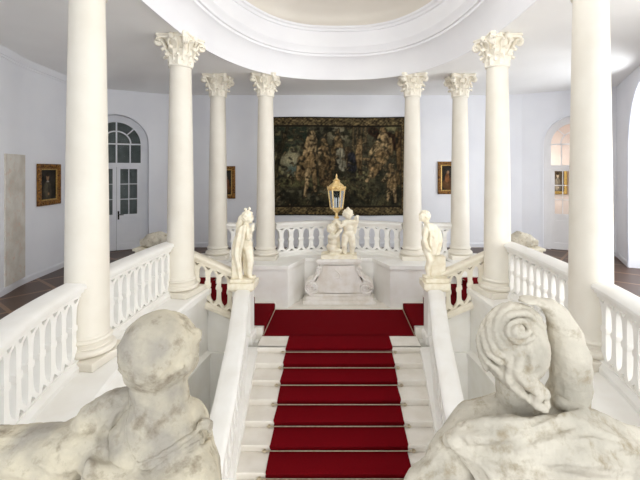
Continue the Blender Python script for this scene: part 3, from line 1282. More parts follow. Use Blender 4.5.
# ------------------------------------------------------------------ pictures
def picture_mesh(name, W, H, nx, ny, paint, m, bow=0.0):
    """a flat picture whose threads are coloured by paint(u, v) -> rgb 0..255 arrays"""
    u = np.linspace(0, 1, nx)
    v = np.linspace(0, 1, ny)
    U, V = np.meshgrid(u, v)
    rgb = paint(U, V)
    vs = []
    for j in range(ny):
        for i in range(nx):
            vs.append(((u[i] - 0.5) * W, bow * math.sin(u[i] * 23) * (1 - v[j]) , v[j] * H + bow * 1.5 * math.sin(u[i] * 7.0)))
    fs = [(j * nx + i, j * nx + i + 1, (j + 1) * nx + i + 1, (j + 1) * nx + i) for j in range(ny - 1) for i in range(nx - 1)]
    me = bpy.data.meshes.new(name)
    me.from_pydata(vs, [], fs)
    ca = me.color_attributes.new('picture', 'FLOAT_COLOR', 'POINT')
    c = rgb.reshape(-1, 3) / 255.0
    c = np.where(c <= 0.04045, c / 12.92, ((c + 0.055) / 1.055) ** 2.4)
    c = np.concatenate([c, np.ones((len(c), 1))], 1).astype(np.float32)
    ca.data.foreach_set('color', c.ravel())
    me.materials.append(m)
    return me


rng = np.random.default_rng(5)


def vnoise(U, V, s, seed):
    r = np.random.default_rng(seed)
    G = r.random((64, 64))
    x, y = U * s, V * s
    xi, yi = np.floor(x).astype(int), np.floor(y).astype(int)
    fx, fy = x - xi, y - yi
    fx, fy = fx * fx * (3 - 2 * fx), fy * fy * (3 - 2 * fy)
    g = lambda a, b: G[a % 64, b % 64]
    return (g(xi, yi) * (1 - fx) + g(xi + 1, yi) * fx) * (1 - fy) + (g(xi, yi + 1) * (1 - fx) + g(xi + 1, yi + 1) * fx) * fy


def tapestry_paint(U, V):
    # work in the photo crop's own grid: x 30..553, y 45..440
    X = 30 + U * 523
    Y = 440 - V * 395
    n1, n2, n3 = vnoise(U * 1.32, V, 9, 1), vnoise(U * 1.32, V, 24, 2), vnoise(U * 1.32, V, 50, 3)
    mixn = 0.45 * n1 + 0.35 * n2 + 0.2 * n3
    img = np.zeros(U.shape + (3,))
    img[:] = (46, 44, 34)
    img += ((mixn - 0.42) * 80)[..., None] * np.array([1.0, 0.95, 0.7])
    leafy = np.clip((vnoise(U * 1.32, V, 34, 8) - 0.62) * 7, 0, 1) * np.clip(n1 * 1.6 - 0.3, 0, 1)
    img += leafy[..., None] * np.array((62, 58, 36))

    def blend(mask, col, k=0.9):
        mk = np.clip(mask, 0, 1)[..., None] * k
        img[:] = img * (1 - mk) + np.array(col) * mk

    def cap(x0, y0, r0, x1, y1, r1, col, k=0.92, soft=5.0):
        dx, dy = x1 - x0, y1 - y0
        l2 = dx * dx + dy * dy + 1e-6
        t = np.clip(((X - x0) * dx + (Y - y0) * dy) / l2, 0, 1)
        d = np.hypot(X - x0 - t * dx, Y - y0 - t * dy)
        r = r0 + (r1 - r0) * t
        fold = np.sin(X * 0.42 + Y * 0.09 + 9 * n1 + 5 * n2)
        sh = 0.52 + 0.75 * (0.5 * n2 + 0.5 * n3) + 0.14 * fold + 0.1 * np.clip((x0 - X) / (r + 1), -1, 1)
        rim = np.clip((r + 4 - d) / 4, 0, 1)[..., None] * 0.5
        img[:] = img * (1 - rim) + np.array((24, 22, 18)) * rim
        mk = np.clip((r - d) / soft + 0.5, 0, 1)[..., None] * k
        img[:] = img * (1 - mk) + (np.array(col) * sh[..., None]) * mk

    # landscape
    blend((Y > 285) * np.clip((n1 - 0.2) * 2, 0, 1), (66, 62, 42), 0.7)
    blend(((Y > 292) & (Y < 325) & (X < 290)), (86, 84, 54), 0.6)
    blend(np.clip((n1 - 0.38) * 5, 0, 1) * np.exp(-((X - 115) / 60) ** 2 - ((Y - 215) / 42) ** 2), (150, 142, 112), 1.0)
    blend(np.clip((n2 - 0.3) * 3, 0, 1) * np.exp(-((X - 150) / 30) ** 2 - ((Y - 165) / 25) ** 2), (140, 130, 98), 0.9)
    blend(np.exp(-((X - 120) / 26) ** 2 - ((Y - 255) / 18) ** 2), (70, 90, 88), 0.7)
    blend(np.clip((n2 - 0.45) * 4, 0, 1) * (Y < 190) * (X < 170), (30, 40, 32), 0.7)
    cap(60, 440, 14, 50, 250, 9, (66, 58, 40))
    cap(50, 250, 9, 95, 90, 5, (58, 52, 36))
    blend(np.clip((n2 - 0.55) * 6, 0, 1) * np.exp(-((X - 295) / 50) ** 2 - ((Y - 110) / 30) ** 2), (150, 140, 112), 0.9)
    # columns and canopy behind the throne
    for cx in (352, 368, 384, 400):
        cap(cx, 85, 4, cx, 175, 4, (112, 94, 66), 0.7)
    cap(425, 100, 16, 520, 150, 30, (52, 36, 26))
    cap(525, 110, 10, 535, 250, 12, (120, 92, 58), 0.7)
    T1, T2, T3, D1 = (158, 134, 96), (132, 108, 74), (104, 84, 56), (76, 62, 44)
    # walking man
    cap(192, 112, 12, 192, 118, 12, T1)
    cap(190, 140, 22, 186, 200, 20, T1)
    cap(172, 150, 8, 160, 205, 7, T1)
    cap(190, 210, 26, 176, 258, 22, T2)
    cap(150, 215, 14, 146, 285, 18, T2)
    cap(176, 262, 11, 172, 310, 8, T1)
    cap(172, 310, 8, 164, 362, 6, T1)
    cap(200, 262, 10, 205, 340, 7, T2)
    # woman beside
    cap(236, 140, 10, 236, 146, 10, T2)
    cap(238, 165, 18, 240, 225, 22, T2)
    cap(240, 230, 24, 246, 300, 26, T3)
    cap(222, 175, 7, 222, 235, 6, T1)
    # middle group
    cap(290, 110, 9, 292, 116, 9, T2)
    cap(292, 135, 14, 296, 180, 18, T2)
    cap(300, 190, 22, 316, 240, 22, (140, 134, 112))
    cap(276, 170, 10, 270, 250, 9, T3)
    cap(330, 175, 12, 345, 260, 16, D1)
    cap(378, 140, 9, 378, 146, 9, T2)
    cap(374, 165, 12, 372, 225, 14, T2)
    cap(372, 225, 10, 380, 270, 7, T3)
    cap(345, 200, 14, 348, 250, 18, (44, 44, 50))
    # enthroned figure
    cap(466, 96, 12, 466, 104, 12, T2)
    cap(468, 130, 22, 462, 190, 26, T1)
    cap(450, 145, 10, 418, 190, 8, T1)
    cap(494, 135, 9, 500, 190, 9, T2)
    cap(462, 205, 28, 432, 240, 24, T2)
    cap(440, 245, 22, 425, 275, 15, T2)
    cap(424, 270, 8, 404, 300, 6, T1)
    cap(415, 215, 6, 392, 212, 4, T2)
    # small figure at lower right
    cap(497, 240, 9, 497, 245, 9, T2)
    cap(500, 265, 15, 502, 318, 20, T2)
    cap(485, 275, 6, 470, 300, 5, T1)
    cap(522, 270, 8, 530, 310, 7, T3)
    cap(494, 335, 7, 484, 380, 5, T1)
    cap(512, 335, 7, 516, 385, 5, T1)
    # foreground rocks and fallen log
    cap(345, 345, 8, 412, 380, 9, (92, 84, 58), 0.8)
    cap(430, 390, 12, 470, 340, 8, (80, 78, 58), 0.7)
    blend(np.clip((n2 - 0.55) * 6, 0, 1) * (Y > 340) * (X < 300), (104, 98, 78), 0.6)
    rd_ = random.Random(12)
    for _ in range(420):
        px_, py_ = rd_.uniform(60, 530), rd_.uniform(85, 405)
        ln, an = rd_.uniform(4, 16), rd_.uniform(0, PI)
        cc = rd_.choice([(120, 98, 66), (84, 70, 46), (40, 36, 28), (60, 62, 44), (30, 34, 32), (146, 124, 88), (56, 44, 32)])
        cap(px_, py_, 3, px_ + ln * math.cos(an), py_ + ln * math.sin(an), 1.5, cc, 0.55, 3.0)
    # border of woven leaves
    e = np.minimum(np.minimum(X - 30, 553 - X) * 2.4, np.minimum(Y - 45, 440 - Y))
    bd = e < 36
    pat = 0.5 + 0.5 * np.sin(X * 0.33 + 2.2 * n2 * 3) * np.sin(Y * 0.45 + X * 0.08)
    bc = np.array((58, 50, 36))[None, None] + (pat * 0.6 + n3 * 0.8 - 0.4)[..., None] * np.array((86, 74, 48))
    img[:] = np.where(bd[..., None], bc, img)
    edge = (np.abs(e - 36) < 3.5) | (e < 5)
    img[:] = np.where(edge[..., None], np.array((34, 30, 24)), img)
    return np.clip(img, 8, 255)


YW = 11.75
xl, xr = (270.5 - 339) / F * (YW - 0.05), (405 - 339) / F * (YW - 0.05)
zt, zb = EYE + (170 - 117) / F * 11.7, EYE + (170 - 215.5) / F * 11.7
tp = thing('tapestry', 'large dark woven tapestry of figures in a landscape hanging on the back wall', 'tapestry', ((xl + xr) / 2, YW - 0.045, zb))
put('woven_panel', picture_mesh('woven_panel', xr - xl, zt - zb, 300, 225, tapestry_paint, M_TAP, 0.006), M_TAP, tp, 180)
mb = MB()
mb.tube([(-(xr - xl) / 2 + 0.02, 0.025, zt - zb - 0.03, 0.014), ((xr - xl) / 2 - 0.02, 0.025, zt - zb - 0.03, 0.014)], 8)
mb.build('hanging_rod', M_IRON, tp)


def portrait_paint(seed, skin=(150, 116, 84), dark=(44, 40, 34), body=(72, 66, 54), scene=False):
    def f(U, V):
        n = vnoise(U, V, 7, seed) * 0.6 + vnoise(U, V, 18, seed + 1) * 0.4
        img = np.zeros(U.shape + (3,))
        img[:] = dark
        img += ((n - 0.5) * 24)[..., None]

        def el(cx, cy, rx, ry, col, k=0.9):
            d = np.hypot((U - cx) / rx, (V - cy) / ry)
            mk = np.clip((1 - d) * 6, 0, 1)[..., None] * k
            img[:] = img * (1 - mk) + np.array(col) * (0.8 + 0.4 * n)[..., None] * mk
        if scene:
            el(0.5, 0.25, 0.5, 0.25, (96, 66, 40))
            el(0.35, 0.5, 0.14, 0.2, (130, 84, 50))
            el(0.7, 0.45, 0.16, 0.22, (112, 70, 46))
            el(0.4, 0.72, 0.08, 0.07, skin)
            el(0.68, 0.7, 0.07, 0.06, skin)
            return np.clip(img, 6, 255)
        el(0.42, 0.25, 0.3, 0.42, body)
        el(0.36, 0.32, 0.12, 0.3, tuple(c * 1.25 for c in body))
        el(0.44, 0.74, 0.10, 0.13, skin)
        el(0.44, 0.82, 0.11, 0.07, (40, 32, 24))
        el(0.44, 0.6, 0.09, 0.03, (150, 146, 136))
        el(0.5, 0.2, 0.06, 0.05, skin)
        return np.clip(img, 6, 255)
    return f


def framed(label, W, H, loc, rz, paint, fw=0.085, name='framed_painting', fm=M_FRAME):
    """loc: bottom centre on the wall face; local -y faces the room"""
    root = thing(name, label, 'painting', loc, rz, 'framed paintings')
    fr_ = MB()
    # mitred frame swept around the rectangle
    prof = [(0, 0), (0, -0.05), (0.02, -0.065), (0.05, -0.05), (fw - 0.012, -0.04), (fw, -0.02), (fw, 0)]
    cs = [(-W / 2, 0, 1, 1), (W / 2, 0, -1, 1), (W / 2, H, -1, -1), (-W / 2, H, 1, -1)]
    vs = []
    for cx, cz, dx, dz in cs:
        for u, y in prof:
            vs.append((cx + dx * u, y, cz + dz * u))
    m = len(prof)
    fs = [(k * m + i, ((k + 1) % 4) * m + i, ((k + 1) % 4) * m + (i + 1) % m, k * m + (i + 1) % m) for k in range(4) for i in range(m)]
    fr_.add(vs, fs)
    # carved knobs along the frame
    for k in range(int(H / 0.075)):
        for sx in (-1, 1):
            fr_.ell((sx * (W / 2 - fw * 0.45), -0.052, 0.06 + k * 0.075), (0.026, 0.014, 0.026), seg=8, rings=6)
    for k in range(int(W / 0.08)):
        for z in (fw * 0.45, H - fw * 0.45):
            fr_.ell((-W / 2 + 0.06 + k * 0.08, -0.052, z), (0.026, 0.014, 0.026), seg=8, rings=6)
    f_ = fr_.build('frame', fm, root, 40)
    fl = MB()
    a, b = fw - 0.004, fw + 0.02
    vs = []
    for cx, cz, dx, dz in cs:
        for u, y in ((a, -0.03), (a, -0.02), (b, -0.014), (b, -0.024)):
            vs.append((cx + dx * u, y, cz + dz * u))
    fl.add(vs, [(k * 4 + i, ((k + 1) % 4) * 4 + i, ((k + 1) % 4) * 4 + (i + 1) % 4, k * 4 + (i + 1) % 4) for k in range(4) for i in range(4)])
    fl.build('fillet', M_FGOLD, f_)
    cw, ch = W - 2 * fw, H - 2 * fw
    put('canvas', picture_mesh('canvas', cw, ch, 60, 80, paint, M_OIL), M_OIL, root, 180, 0, (0, -0.012, fw))
    return root


pa, da = left_at((36 - 339) / F)
pb, db = left_at((58 - 339) / F)
pc = (pa + pb) / 2
dr = (pb - pa).normalized()
zb1 = EYE + (170 - 205) / F * pc.y
nrm_ = Vector((dr.y, -dr.x, 0))
pp = pc + nrm_ * 0.012
framed('gilt framed dark portrait on the left wall beside the bare stone strip', (pb - pa).length, 41 / F * pc.y, (pp.x, pp.y, zb1), math.atan2(dr.y, dr.x), portrait_paint(11), 0.11)
for x, zc, lab, kw in (((223.5 - 339) / F * YW, 182.5, 'small gilt framed picture left of the tapestry, half behind a column', dict(scene=True)), ((449.5 - 339) / F * YW, 178, 'small gilt framed picture right of the tapestry, half behind a column', dict(scene=True))):
    zb2 = EYE + (170 - zc - 16) / F * YW
    framed(lab, 0.70, 0.95, (x, YW - 0.004, zb2), 0, portrait_paint(int(x * 10) % 50 + 60, scene=True), 0.1)
# two framed prints in the peach room, seen through the door glass
for k, (xx, kk) in enumerate(((-0.38, 'left'), (0.22, 'right'))):
    p = frR @ Vector((xx, 1.87, 1.5))
    dd = (DR1 - DR0).normalized()
    framed(f'gold framed picture behind the glass of the cream door, the {kk} one of two', 0.5, 0.85, tuple(p), math.atan2(dd.y, dd.x), portrait_paint(31 + k, (196, 176, 150), (86, 70, 52), (120, 110, 96)), 0.07, 'framed_picture', M_FGOLD)

# wall sconce
sx_ = (516.5 - 339) / F * 11.74
sc_ = thing('wall_sconce', 'small pale candle sconce on the back wall right of the columns', 'sconce', (sx_, 11.765, EYE - 0.06))
MB().ell((0, -0.012, 0), (0.05, 0.012, 0.09)).build('backplate', M_GOLD, sc_, 180)
m_ = MB()
for q in (-1, 1):
    m_.tube([(0, -0.02, -0.02, 0.009), (q * 0.05, -0.07, -0.05, 0.009), (q * 0.09, -0.09, -0.01, 0.009), (q * 0.09, -0.09, 0.02, 0.02)], 8)
m_.build('arm', M_GOLD, sc_, 60)
m_ = MB()
for q in (-1, 1):
    m_.lathe([(0.012, 0.02), (0.012, 0.1), (0.004, 0.115)], 10, (q * 0.09, -0.09, 0))
m_.build('candle', M_CANDLE, sc_, 60)


# ------------------------------------------------------------------ figures
def axes(yaw, pitch_=0.0, roll=0.0):
    """right, forward, up of a head; yaw 0 looks along +y, positive turns to +x"""
    m = Matrix.Rotation(-yaw, 3, 'Z') @ Matrix.Rotation(pitch_, 3, 'X') @ Matrix.Rotation(roll, 3, 'Y')
    return m @ Vector((1, 0, 0)), m @ Vector((0, 1, 0)), m @ Vector((0, 0, 1))


def head(mb, c, R, yaw, pitch_=0.0, roll=0.0):
    r, f, u = axes(yaw, pitch_, roll)
    c = Vector(c)
    A = (r, f, u)
    mb.ell(c, (R * 0.93, R * 1.02, R * 0.98), A, 24, 16)
    mb.ell(c + f * 0.34 * R - u * 0.36 * R, (R * 0.70, R * 0.68, R * 0.72), A)
    for s in (-1, 1):
        mb.ell(c + f * 0.66 * R + r * s * 0.36 * R - u * 0.42 * R, (R * 0.3,) * 3, A)
        mb.ell(c + f * 0.90 * R + r * s * 0.32 * R - u * 0.08 * R, (R * 0.15, R * 0.1, R * 0.09), A)
        mb.ell(c + f * 0.92 * R + r * s * 0.32 * R + u * 0.10 * R, (R * 0.24, R * 0.12, R * 0.07), A)
        mb.ell(c + r * s * 0.93 * R - u * 0.18 * R - f * 0.02 * R, (R * 0.11, R * 0.2, R * 0.27), A)
    mb.ell(c + f * 1.06 * R - u * 0.26 * R, (R * 0.14, R * 0.16, R * 0.13), A)
    mb.ell(c + f * 0.98 * R - u * 0.1 * R, (R * 0.09, R * 0.14, R * 0.22), A)
    mb.ell(c + f * 0.96 * R - u * 0.52 * R, (R * 0.22, R * 0.12, R * 0.06), A)
    mb.ell(c + f * 0.93 * R - u * 0.63 * R, (R * 0.18, R * 0.12, R * 0.06), A)
    mb.ell(c + f * 0.78 * R - u * 0.86 * R, (R * 0.26, R * 0.22, R * 0.2), A)


def curls(mb, c, R, yaw, n=60, size=0.2, pitch_=0.0, face=0.35, low=-0.6):
    r, f, u = axes(yaw, pitch_)
    c = Vector(c)
    rnd = random.Random(int(R * 1e4) + n)
    mb.ell(c - f * 0.12 * R + u * 0.08 * R, (R * 0.98, R * 0.96, R * 0.98), (r, f, u), 24, 16)
    for i in range(n):
        z = 1 - 2 * (i + 0.5) / n
        a = i * 2.39996
        q = math.sqrt(1 - z * z)
        d = r * (q * math.cos(a)) + f * (q * math.sin(a)) + u * z
        if d.dot(f) > face and d.dot(u) < 0.62:
            continue
        if d.dot(u) < low:
            continue
        p = c + d * R * 1.0
        s = size * R * (0.8 + 0.4 * rnd.random())
        # each curl is a short twisted roll
        t = d.cross(u + r * 0.3)
        t = t.normalized() if t.length > 0.1 else r
        b = d.cross(t).normalized()
        pts = []
        for k in range(7):
            w = k / 6 * 4.4
            rr = s * (1 - k / 9)
            pts.append(tuple(p + t * rr * math.cos(w) + b * rr * math.sin(w) + d * s * 0.12 * k) + (s * 0.42,))
        mb.tube(pts, 6)


def hand(mb, wrist, direction, normal, size, curl=0.5, thumb=1):
    """palm with four unequal fingers and a thumb leaving its side"""
    w = Vector(wrist)
    d = Vector(direction).normalized()
    n = Vector(normal).normalized()
    s = d.cross(n).normalized()
    L = size
    mb.ell(w + d * L * 0.24, (L * 0.22, L * 0.28, L * 0.11), (s, d, n))
    for k, (off, ln) in enumerate(((-0.16, 0.42), (-0.055, 0.48), (0.05, 0.45), (0.15, 0.34))):
        p0 = w + d * L * 0.40 + s * L * off
        a1, a2, a3 = curl * 0.5, curl * 1.3, curl * 2.1
        pts = [tuple(p0) + (L * 0.062,)]
        p = p0
        for a, q in ((a1, 0.42), (a2, 0.33), (a3, 0.25)):
            p = p + (d * math.cos(a) + n * math.sin(a) + s * off * 0.25) * (L * ln * q)
            pts.append(tuple(p) + (L * (0.058 - 0.008 * len(pts) * 0.6),))
        mb.chain(pts, 8)
    p0 = w + d * L * 0.12 - s * thumb * L * 0.16
    p1 = p0 + (d * 0.7 - s * thumb * 0.7 + n * 0.25).normalized() * L * 0.2
    p2 = p1 + (d * 0.95 - s * thumb * 0.15 + n * 0.3).normalized() * L * 0.17
    mb.chain([tuple(p0) + (L * 0.08,), tuple(p1) + (L * 0.066,), tuple(p2) + (L * 0.052,)], 8)


def stone_noise(a, s):
    return lambda co: a * noise.fractal(co * s, 0.9, 2.1, 4)


def pxc(pts):
    """limb given in photo pixels and depth: (px, py, d, radius in px)"""
    return [tuple(P(x, y, d)) + (r * d / F,) for x, y, d, r in pts]


def MB_copy(m):
    q = MB()
    q.v, q.f = list(m.v), list(m.f)
    return q


class Skin:
    """looks up where the carved surface lies, so that folds and curls can rest on it"""

    def __init__(s, objs, o):
        v, f = [], []
        for ob in objs:
            if isinstance(ob, MB):
                vs, fs = ob.v, ob.f
            else:
                vs = [tuple(q.co) for q in ob.data.vertices]
                fs = [tuple(p.vertices) for p in ob.data.polygons]
            k = len(v)
            v += vs
            f += [tuple(i + k for i in q) for q in fs]
        s.t = BVHTree.FromPolygons(v, f)
        s.o = o

    def at(s, x, y, lift=0.0, fallback=1.2):
        a = Vector((0, 0, EYE))
        d = (P(x, y, 1.0) - a).normalized()
        hit = s.t.ray_cast(a + s.o, d)[0]
        if hit is None:
            return P(x, y, fallback) + s.o
        return hit - d * lift

    def fold(s, mb, line, r, n=20, sink=0.35, taper=0.5):
        """a ridge of r px along the line; line: (px, py)"""
        raw = cr([Vector((x, y, 0)) for x, y in line], n)
        pts = []
        for i, q in enumerate(raw):
            k = r * (taper + (1 - taper) * math.sin(PI * (i + 0.5) / n))
            p = s.at(q.x, q.y, -k * 0.003 * sink)
            pts.append(tuple(p) + (k * 0.003,))
        mb.chain(pts, 8)


# ---- left foreground figure, seen from behind
root = thing('stone_statue', 'weathered stone child figure seen from behind at lower left, round headed with draped shoulder', 'statue', (-0.54, 1.25, 0.66), 0, 'foreground statues')
RO = Vector((0.54, -1.25, -0.66))
HD = 1.2


def relo(mb, o):
    mb.v = [tuple(Vector(v) + o) for v in mb.v]
    return mb


b = MB()
hc = P(161, 350, HD)
head(b, hc, 0.113, 0.35, -0.12)
b.ell(P(158, 362, HD + 0.0), (0.1, 0.1, 0.075))
b.chain(pxc([(158, 376, 1.21, 27), (161, 404, 1.22, 29)]))
b.ell(P(152, 432, 1.245), (0.15, 0.115, 0.10))
b.ell(P(152, 466, 1.235), (0.18, 0.125, 0.15))
b.ell(P(150, 450, 1.20), (0.165, 0.112, 0.125))
b.ell(P(148, 488, 1.19), (0.18, 0.115, 0.15))
b.ell(P(157, 420, 1.21), (0.11, 0.095, 0.08))
b.chain(pxc([(116, 424, 1.24, 27), (150, 416, 1.24, 30), (183, 422, 1.25, 24)]))
b.ell(P(148, 500, 1.26), (0.15, 0.12, 0.26))
b.ell(P(148, 570, 1.27), (0.16, 0.13, 0.16))
# right arm bends forward, left arm reaches out sideways
b.chain(pxc([(188, 424, 1.27, 21), (200, 465, 1.35, 18), (205, 470, 1.5, 15), (200, 455, 1.62, 12)]))
hand(b, P(200, 455, 1.62), (0, 1, 0.25), (0, -0.2, 1), 0.12, 0.5, -1)
b.chain(pxc([(112, 424, 1.25, 22), (50, 452, 1.22, 20), (-20, 462, 1.25, 17), (-50, 455, 1.27, 13)]))
hand(b, P(-50, 455, 1.27), (-1, 0.2, 0.2), (0, 0.2, -1), 0.12, 0.5)
for x in (128, 172):
    b.chain([tuple(P(x, 590, 1.27)) + (0.09,), tuple(P(x, 650, 1.32)) + (0.065,), tuple(P(x, 700, 1.27)) + (0.05,)])
    b.ell(P(x, 708, 1.33), (0.045, 0.09, 0.03))
body_ = sculpt('body', relo(b, RO), M_STONE, root, 0.0065, 5, stone_noise(0.004, 22))
# hair: short cropped curls with a small knot on the crown
hb = MB()
curls(hb, hc + Vector((0, -0.002, 0.0)), 0.109, 0.35, 80, 0.12, -0.12, 0.45, -0.45)
hb.ell(P(162, 314, HD), (0.03, 0.03, 0.014))
hb.ell(P(197, 334, HD + 0.02), (0.016, 0.018, 0.022))
sculpt('hair', relo(hb, RO), M_STONE, root, 0.006, 26, stone_noise(0.0025, 30))
# drapery: roll on the left shoulder, cloth over the reaching arm, hem across the back
dr_ = MB()
dr_.chain(pxc([(76, 432, 1.2, 10), (92, 418, 1.19, 15), (112, 408, 1.19, 17), (130, 400, 1.21, 14), (142, 395, 1.22, 8)]))
dr_.ell(P(98, 459, 1.135), (0.05, 0.05, 0.055))
dr_.chain(pxc([(90, 445, 1.14, 14), (70, 455, 1.18, 29), (30, 459, 1.2, 31), (-20, 464, 1.2, 33), (-80, 470, 1.2, 34)]))
sk = Skin([body_, relo(MB_copy(dr_), RO)], RO)


def fold_a(u, v):
    return (0, (-0.010 * math.sin(v * 15 + u * 5) - 0.008 * math.sin(u * 9 - v * 6)) * min(1, u * 5), 0)


def on_skin(pts, lift, fb=1.2):
    return [sk.at(x, y, lift, fb) - RO for x, y in pts]


g = loft([on_skin([(88, 458), (112, 467), (146, 472), (180, 462), (202, 446)], -0.006) + [P(211, 436, 1.27)],
          on_skin([(88, 464), (112, 473), (146, 478), (180, 468), (203, 452)], 0.012) + [P(213, 444, 1.27)],
          [P(80, 500, 1.1), P(112, 505, 1.075), P(150, 505, 1.065), P(188, 500, 1.085), P(214, 484, 1.16), P(216, 478, 1.27)],
          [P(70, 600, 1.12), P(110, 610, 1.09), P(150, 615, 1.08), P(195, 610, 1.11), P(228, 600, 1.2), P(228, 600, 1.32)],
          [P(85, 700, 1.14), P(115, 705, 1.12), P(150, 708, 1.1), P(190, 706, 1.13), P(215, 700, 1.2), P(215, 700, 1.3)]], 70, 60, fold_a)
dr_.sheet(g, 0.02)
fl_ = MB()
for line, r in (([(136, 466), (160, 455), (183, 441), (199, 429), (206, 421)], 3.2), ([(150, 470), (172, 458), (190, 447), (203, 438)], 2.4),
                ([(108, 468), (135, 477), (165, 474), (190, 464), (206, 450)], 4.5), ([(128, 400), (116, 412), (108, 430), (106, 452), (112, 478)], 3.5),
                ([(118, 404), (104, 420), (94, 442), (92, 466)], 3.0), ([(132, 404), (126, 424), (128, 446), (138, 464)], 2.0),
                ([(20, 452), (55, 470), (85, 466)], 3.0), ([(0, 470), (40, 478), (80, 486)], 3.5)):
    sk.fold(fl_, line, r)
dr_.v += []
fl_.v = [tuple(Vector(p) - RO) for p in fl_.v]
dr_.add(fl_.v, fl_.f)
g = loft([[P(100, 470, 1.12), P(60, 485, 1.14), P(0, 492, 1.16), P(-80, 495, 1.18)], [P(104, 530, 1.12), P(60, 535, 1.12), P(0, 525, 1.15), P(-70, 515, 1.18)], [P(106, 690, 1.14), P(80, 630, 1.16), P(30, 560, 1.18), P(-40, 525, 1.2)]], 40, 40,
         lambda u, v: (0, -0.02 * math.sin(v * 13 - u * 4), 0))
dr_.sheet(g, 0.035)
# loose end of cloth standing off the right side
g = loft([[P(196, 424, 1.2), P(205, 418, 1.21), P(213, 420, 1.23)], [P(198, 430, 1.2), P(206, 430, 1.21), P(210, 436, 1.22)]], 8, 8)
dr_.sheet(g, 0.02)
sculpt('drapery', relo(dr_, RO), M_STONE, root, 0.005, 3, stone_noise(0.004, 20))
MB().box(-0.24, 0.24, -0.2, 0.22, -0.06, 0.03).build('plinth', M_STONE, root, None, 0.01)

# ---- right foreground figure, arm over the head
root = thing('stone_statue', 'weathered stone figure at lower right seen from behind, curled hair, arm over its head', 'statue', (0.55, 1.25, 0.66), 0, 'foreground statues')
RO = Vector((-0.55, -1.25, -0.66))
b = MB()
hc = P(513, 348, HD + 0.02)
head(b, hc, 0.1, -0.5, 0.05, -0.1)
b.chain(pxc([(515, 380, 1.23, 20), (522, 412, 1.24, 23)]))
b.chain(pxc([(478, 428, 1.26, 26), (520, 420, 1.25, 28), (566, 420, 1.27, 28)]))
b.ell(P(522, 440, 1.26), (0.16, 0.11, 0.11))
b.ell(P(525, 510, 1.27), (0.155, 0.12, 0.27))
b.ell(P(525, 575, 1.28), (0.16, 0.13, 0.16))
b.chain(pxc([(562, 412, 1.26, 22), (571, 385, 1.24, 20), (570, 356, 1.22, 19), (565, 334, 1.21, 16), (557, 315, 1.2, 12), (550, 307, 1.19, 9)]))
hand(b, P(550, 306, 1.19), P(526, 297, 1.18) - P(550, 306, 1.19), (0, 0.3, -1), 0.115, 0.3, 1)
b.chain(pxc([(472, 432, 1.26, 25), (452, 462, 1.22, 26), (428, 494, 1.2, 27), (402, 520, 1.24, 22), (392, 520, 1.4, 17)]))
hand(b, P(392, 520, 1.4), (0, 1, 0.1), (0, -0.1, 1), 0.12, 0.5)
for x in (505, 548):
    b.chain([tuple(P(x, 590, 1.28)) + (0.09,), tuple(P(x, 650, 1.33)) + (0.065,), tuple(P(x, 700, 1.28)) + (0.05,)])
    b.ell(P(x, 708, 1.34), (0.045, 0.09, 0.03))
body_ = sculpt('body', relo(b, RO), M_STONE2, root, 0.0065, 5, stone_noise(0.004, 22))
hb = MB()
hb.ell(P(514, 346, 1.21), (0.099, 0.097, 0.114), None, 24, 16)
rnd = random.Random(4)
# rolled strands sweeping in arcs round a coil at the back of the crown
def scalp(x, y, lift=0.0):
    dx, dy = (x - 514) / 35, (y - 346) / 41
    dd = max(0.0, 1 - dx * dx - dy * dy)
    return 1.21 - (0.098 + lift) * math.sqrt(dd)


def strand(line, r, n=18, lift=0.0):
    raw = cr([Vector((x, y, 0)) for x, y in line], n)
    pts = []
    for i, q in enumerate(raw):
        d = scalp(q.x, q.y, lift)
        pts.append(tuple(P(q.x, q.y, d)) + (r * d / F * (0.6 + 0.4 * math.sin(PI * (i + 1) / (n + 1))),))
    hb.chain(pts, 8)


cx_, cy_ = 520, 330
for rr, a0, a1, wd in ((24, 100, 350, 5.0), (31, 110, 330, 5.0), (38, 120, 300, 5.0), (45, 125, 262, 5.0), (52, 130, 230, 4.5), (18, 60, 330, 4.5)):
    line = []
    for k in range(9):
        a = math.radians(a0 + (a1 - a0) * k / 8)
        wob = 1 + 0.05 * math.sin(k * 2.1 + rr)
        x = cx_ + rr * wob * math.cos(a)
        y = cy_ - rr * wob * 0.95 * -math.sin(a)
        dx, dy = (x - 514) / 33.5, (y - 346) / 39.5
        l = math.hypot(dx, dy)
        if l > 1:
            x, y = 514 + (x - 514) / l, 346 + (y - 346) / l
        line.append((x, y))
    strand(line, wd)
for line in ([(536, 338), (545, 348), (546, 362), (538, 376)], [(530, 345), (538, 356), (538, 370), (532, 382)], [(497, 368), (504, 378), (512, 386), (518, 390)], [(508, 366), (513, 376), (520, 384)]):
    strand(line, 4.5)
coil = []
for i in range(34):
    a = i / 33 * 1.8 * 2 * PI + 0.6
    r = 15 * (1 - i / 40)
    x, y = cx_ + r * math.cos(a), cy_ + r * 0.85 * math.sin(a)
    coil.append((x, y, scalp(x, y, 0.012) - 0.016 * i / 33, 3.3))
hb.chain(pxc(coil), 8)
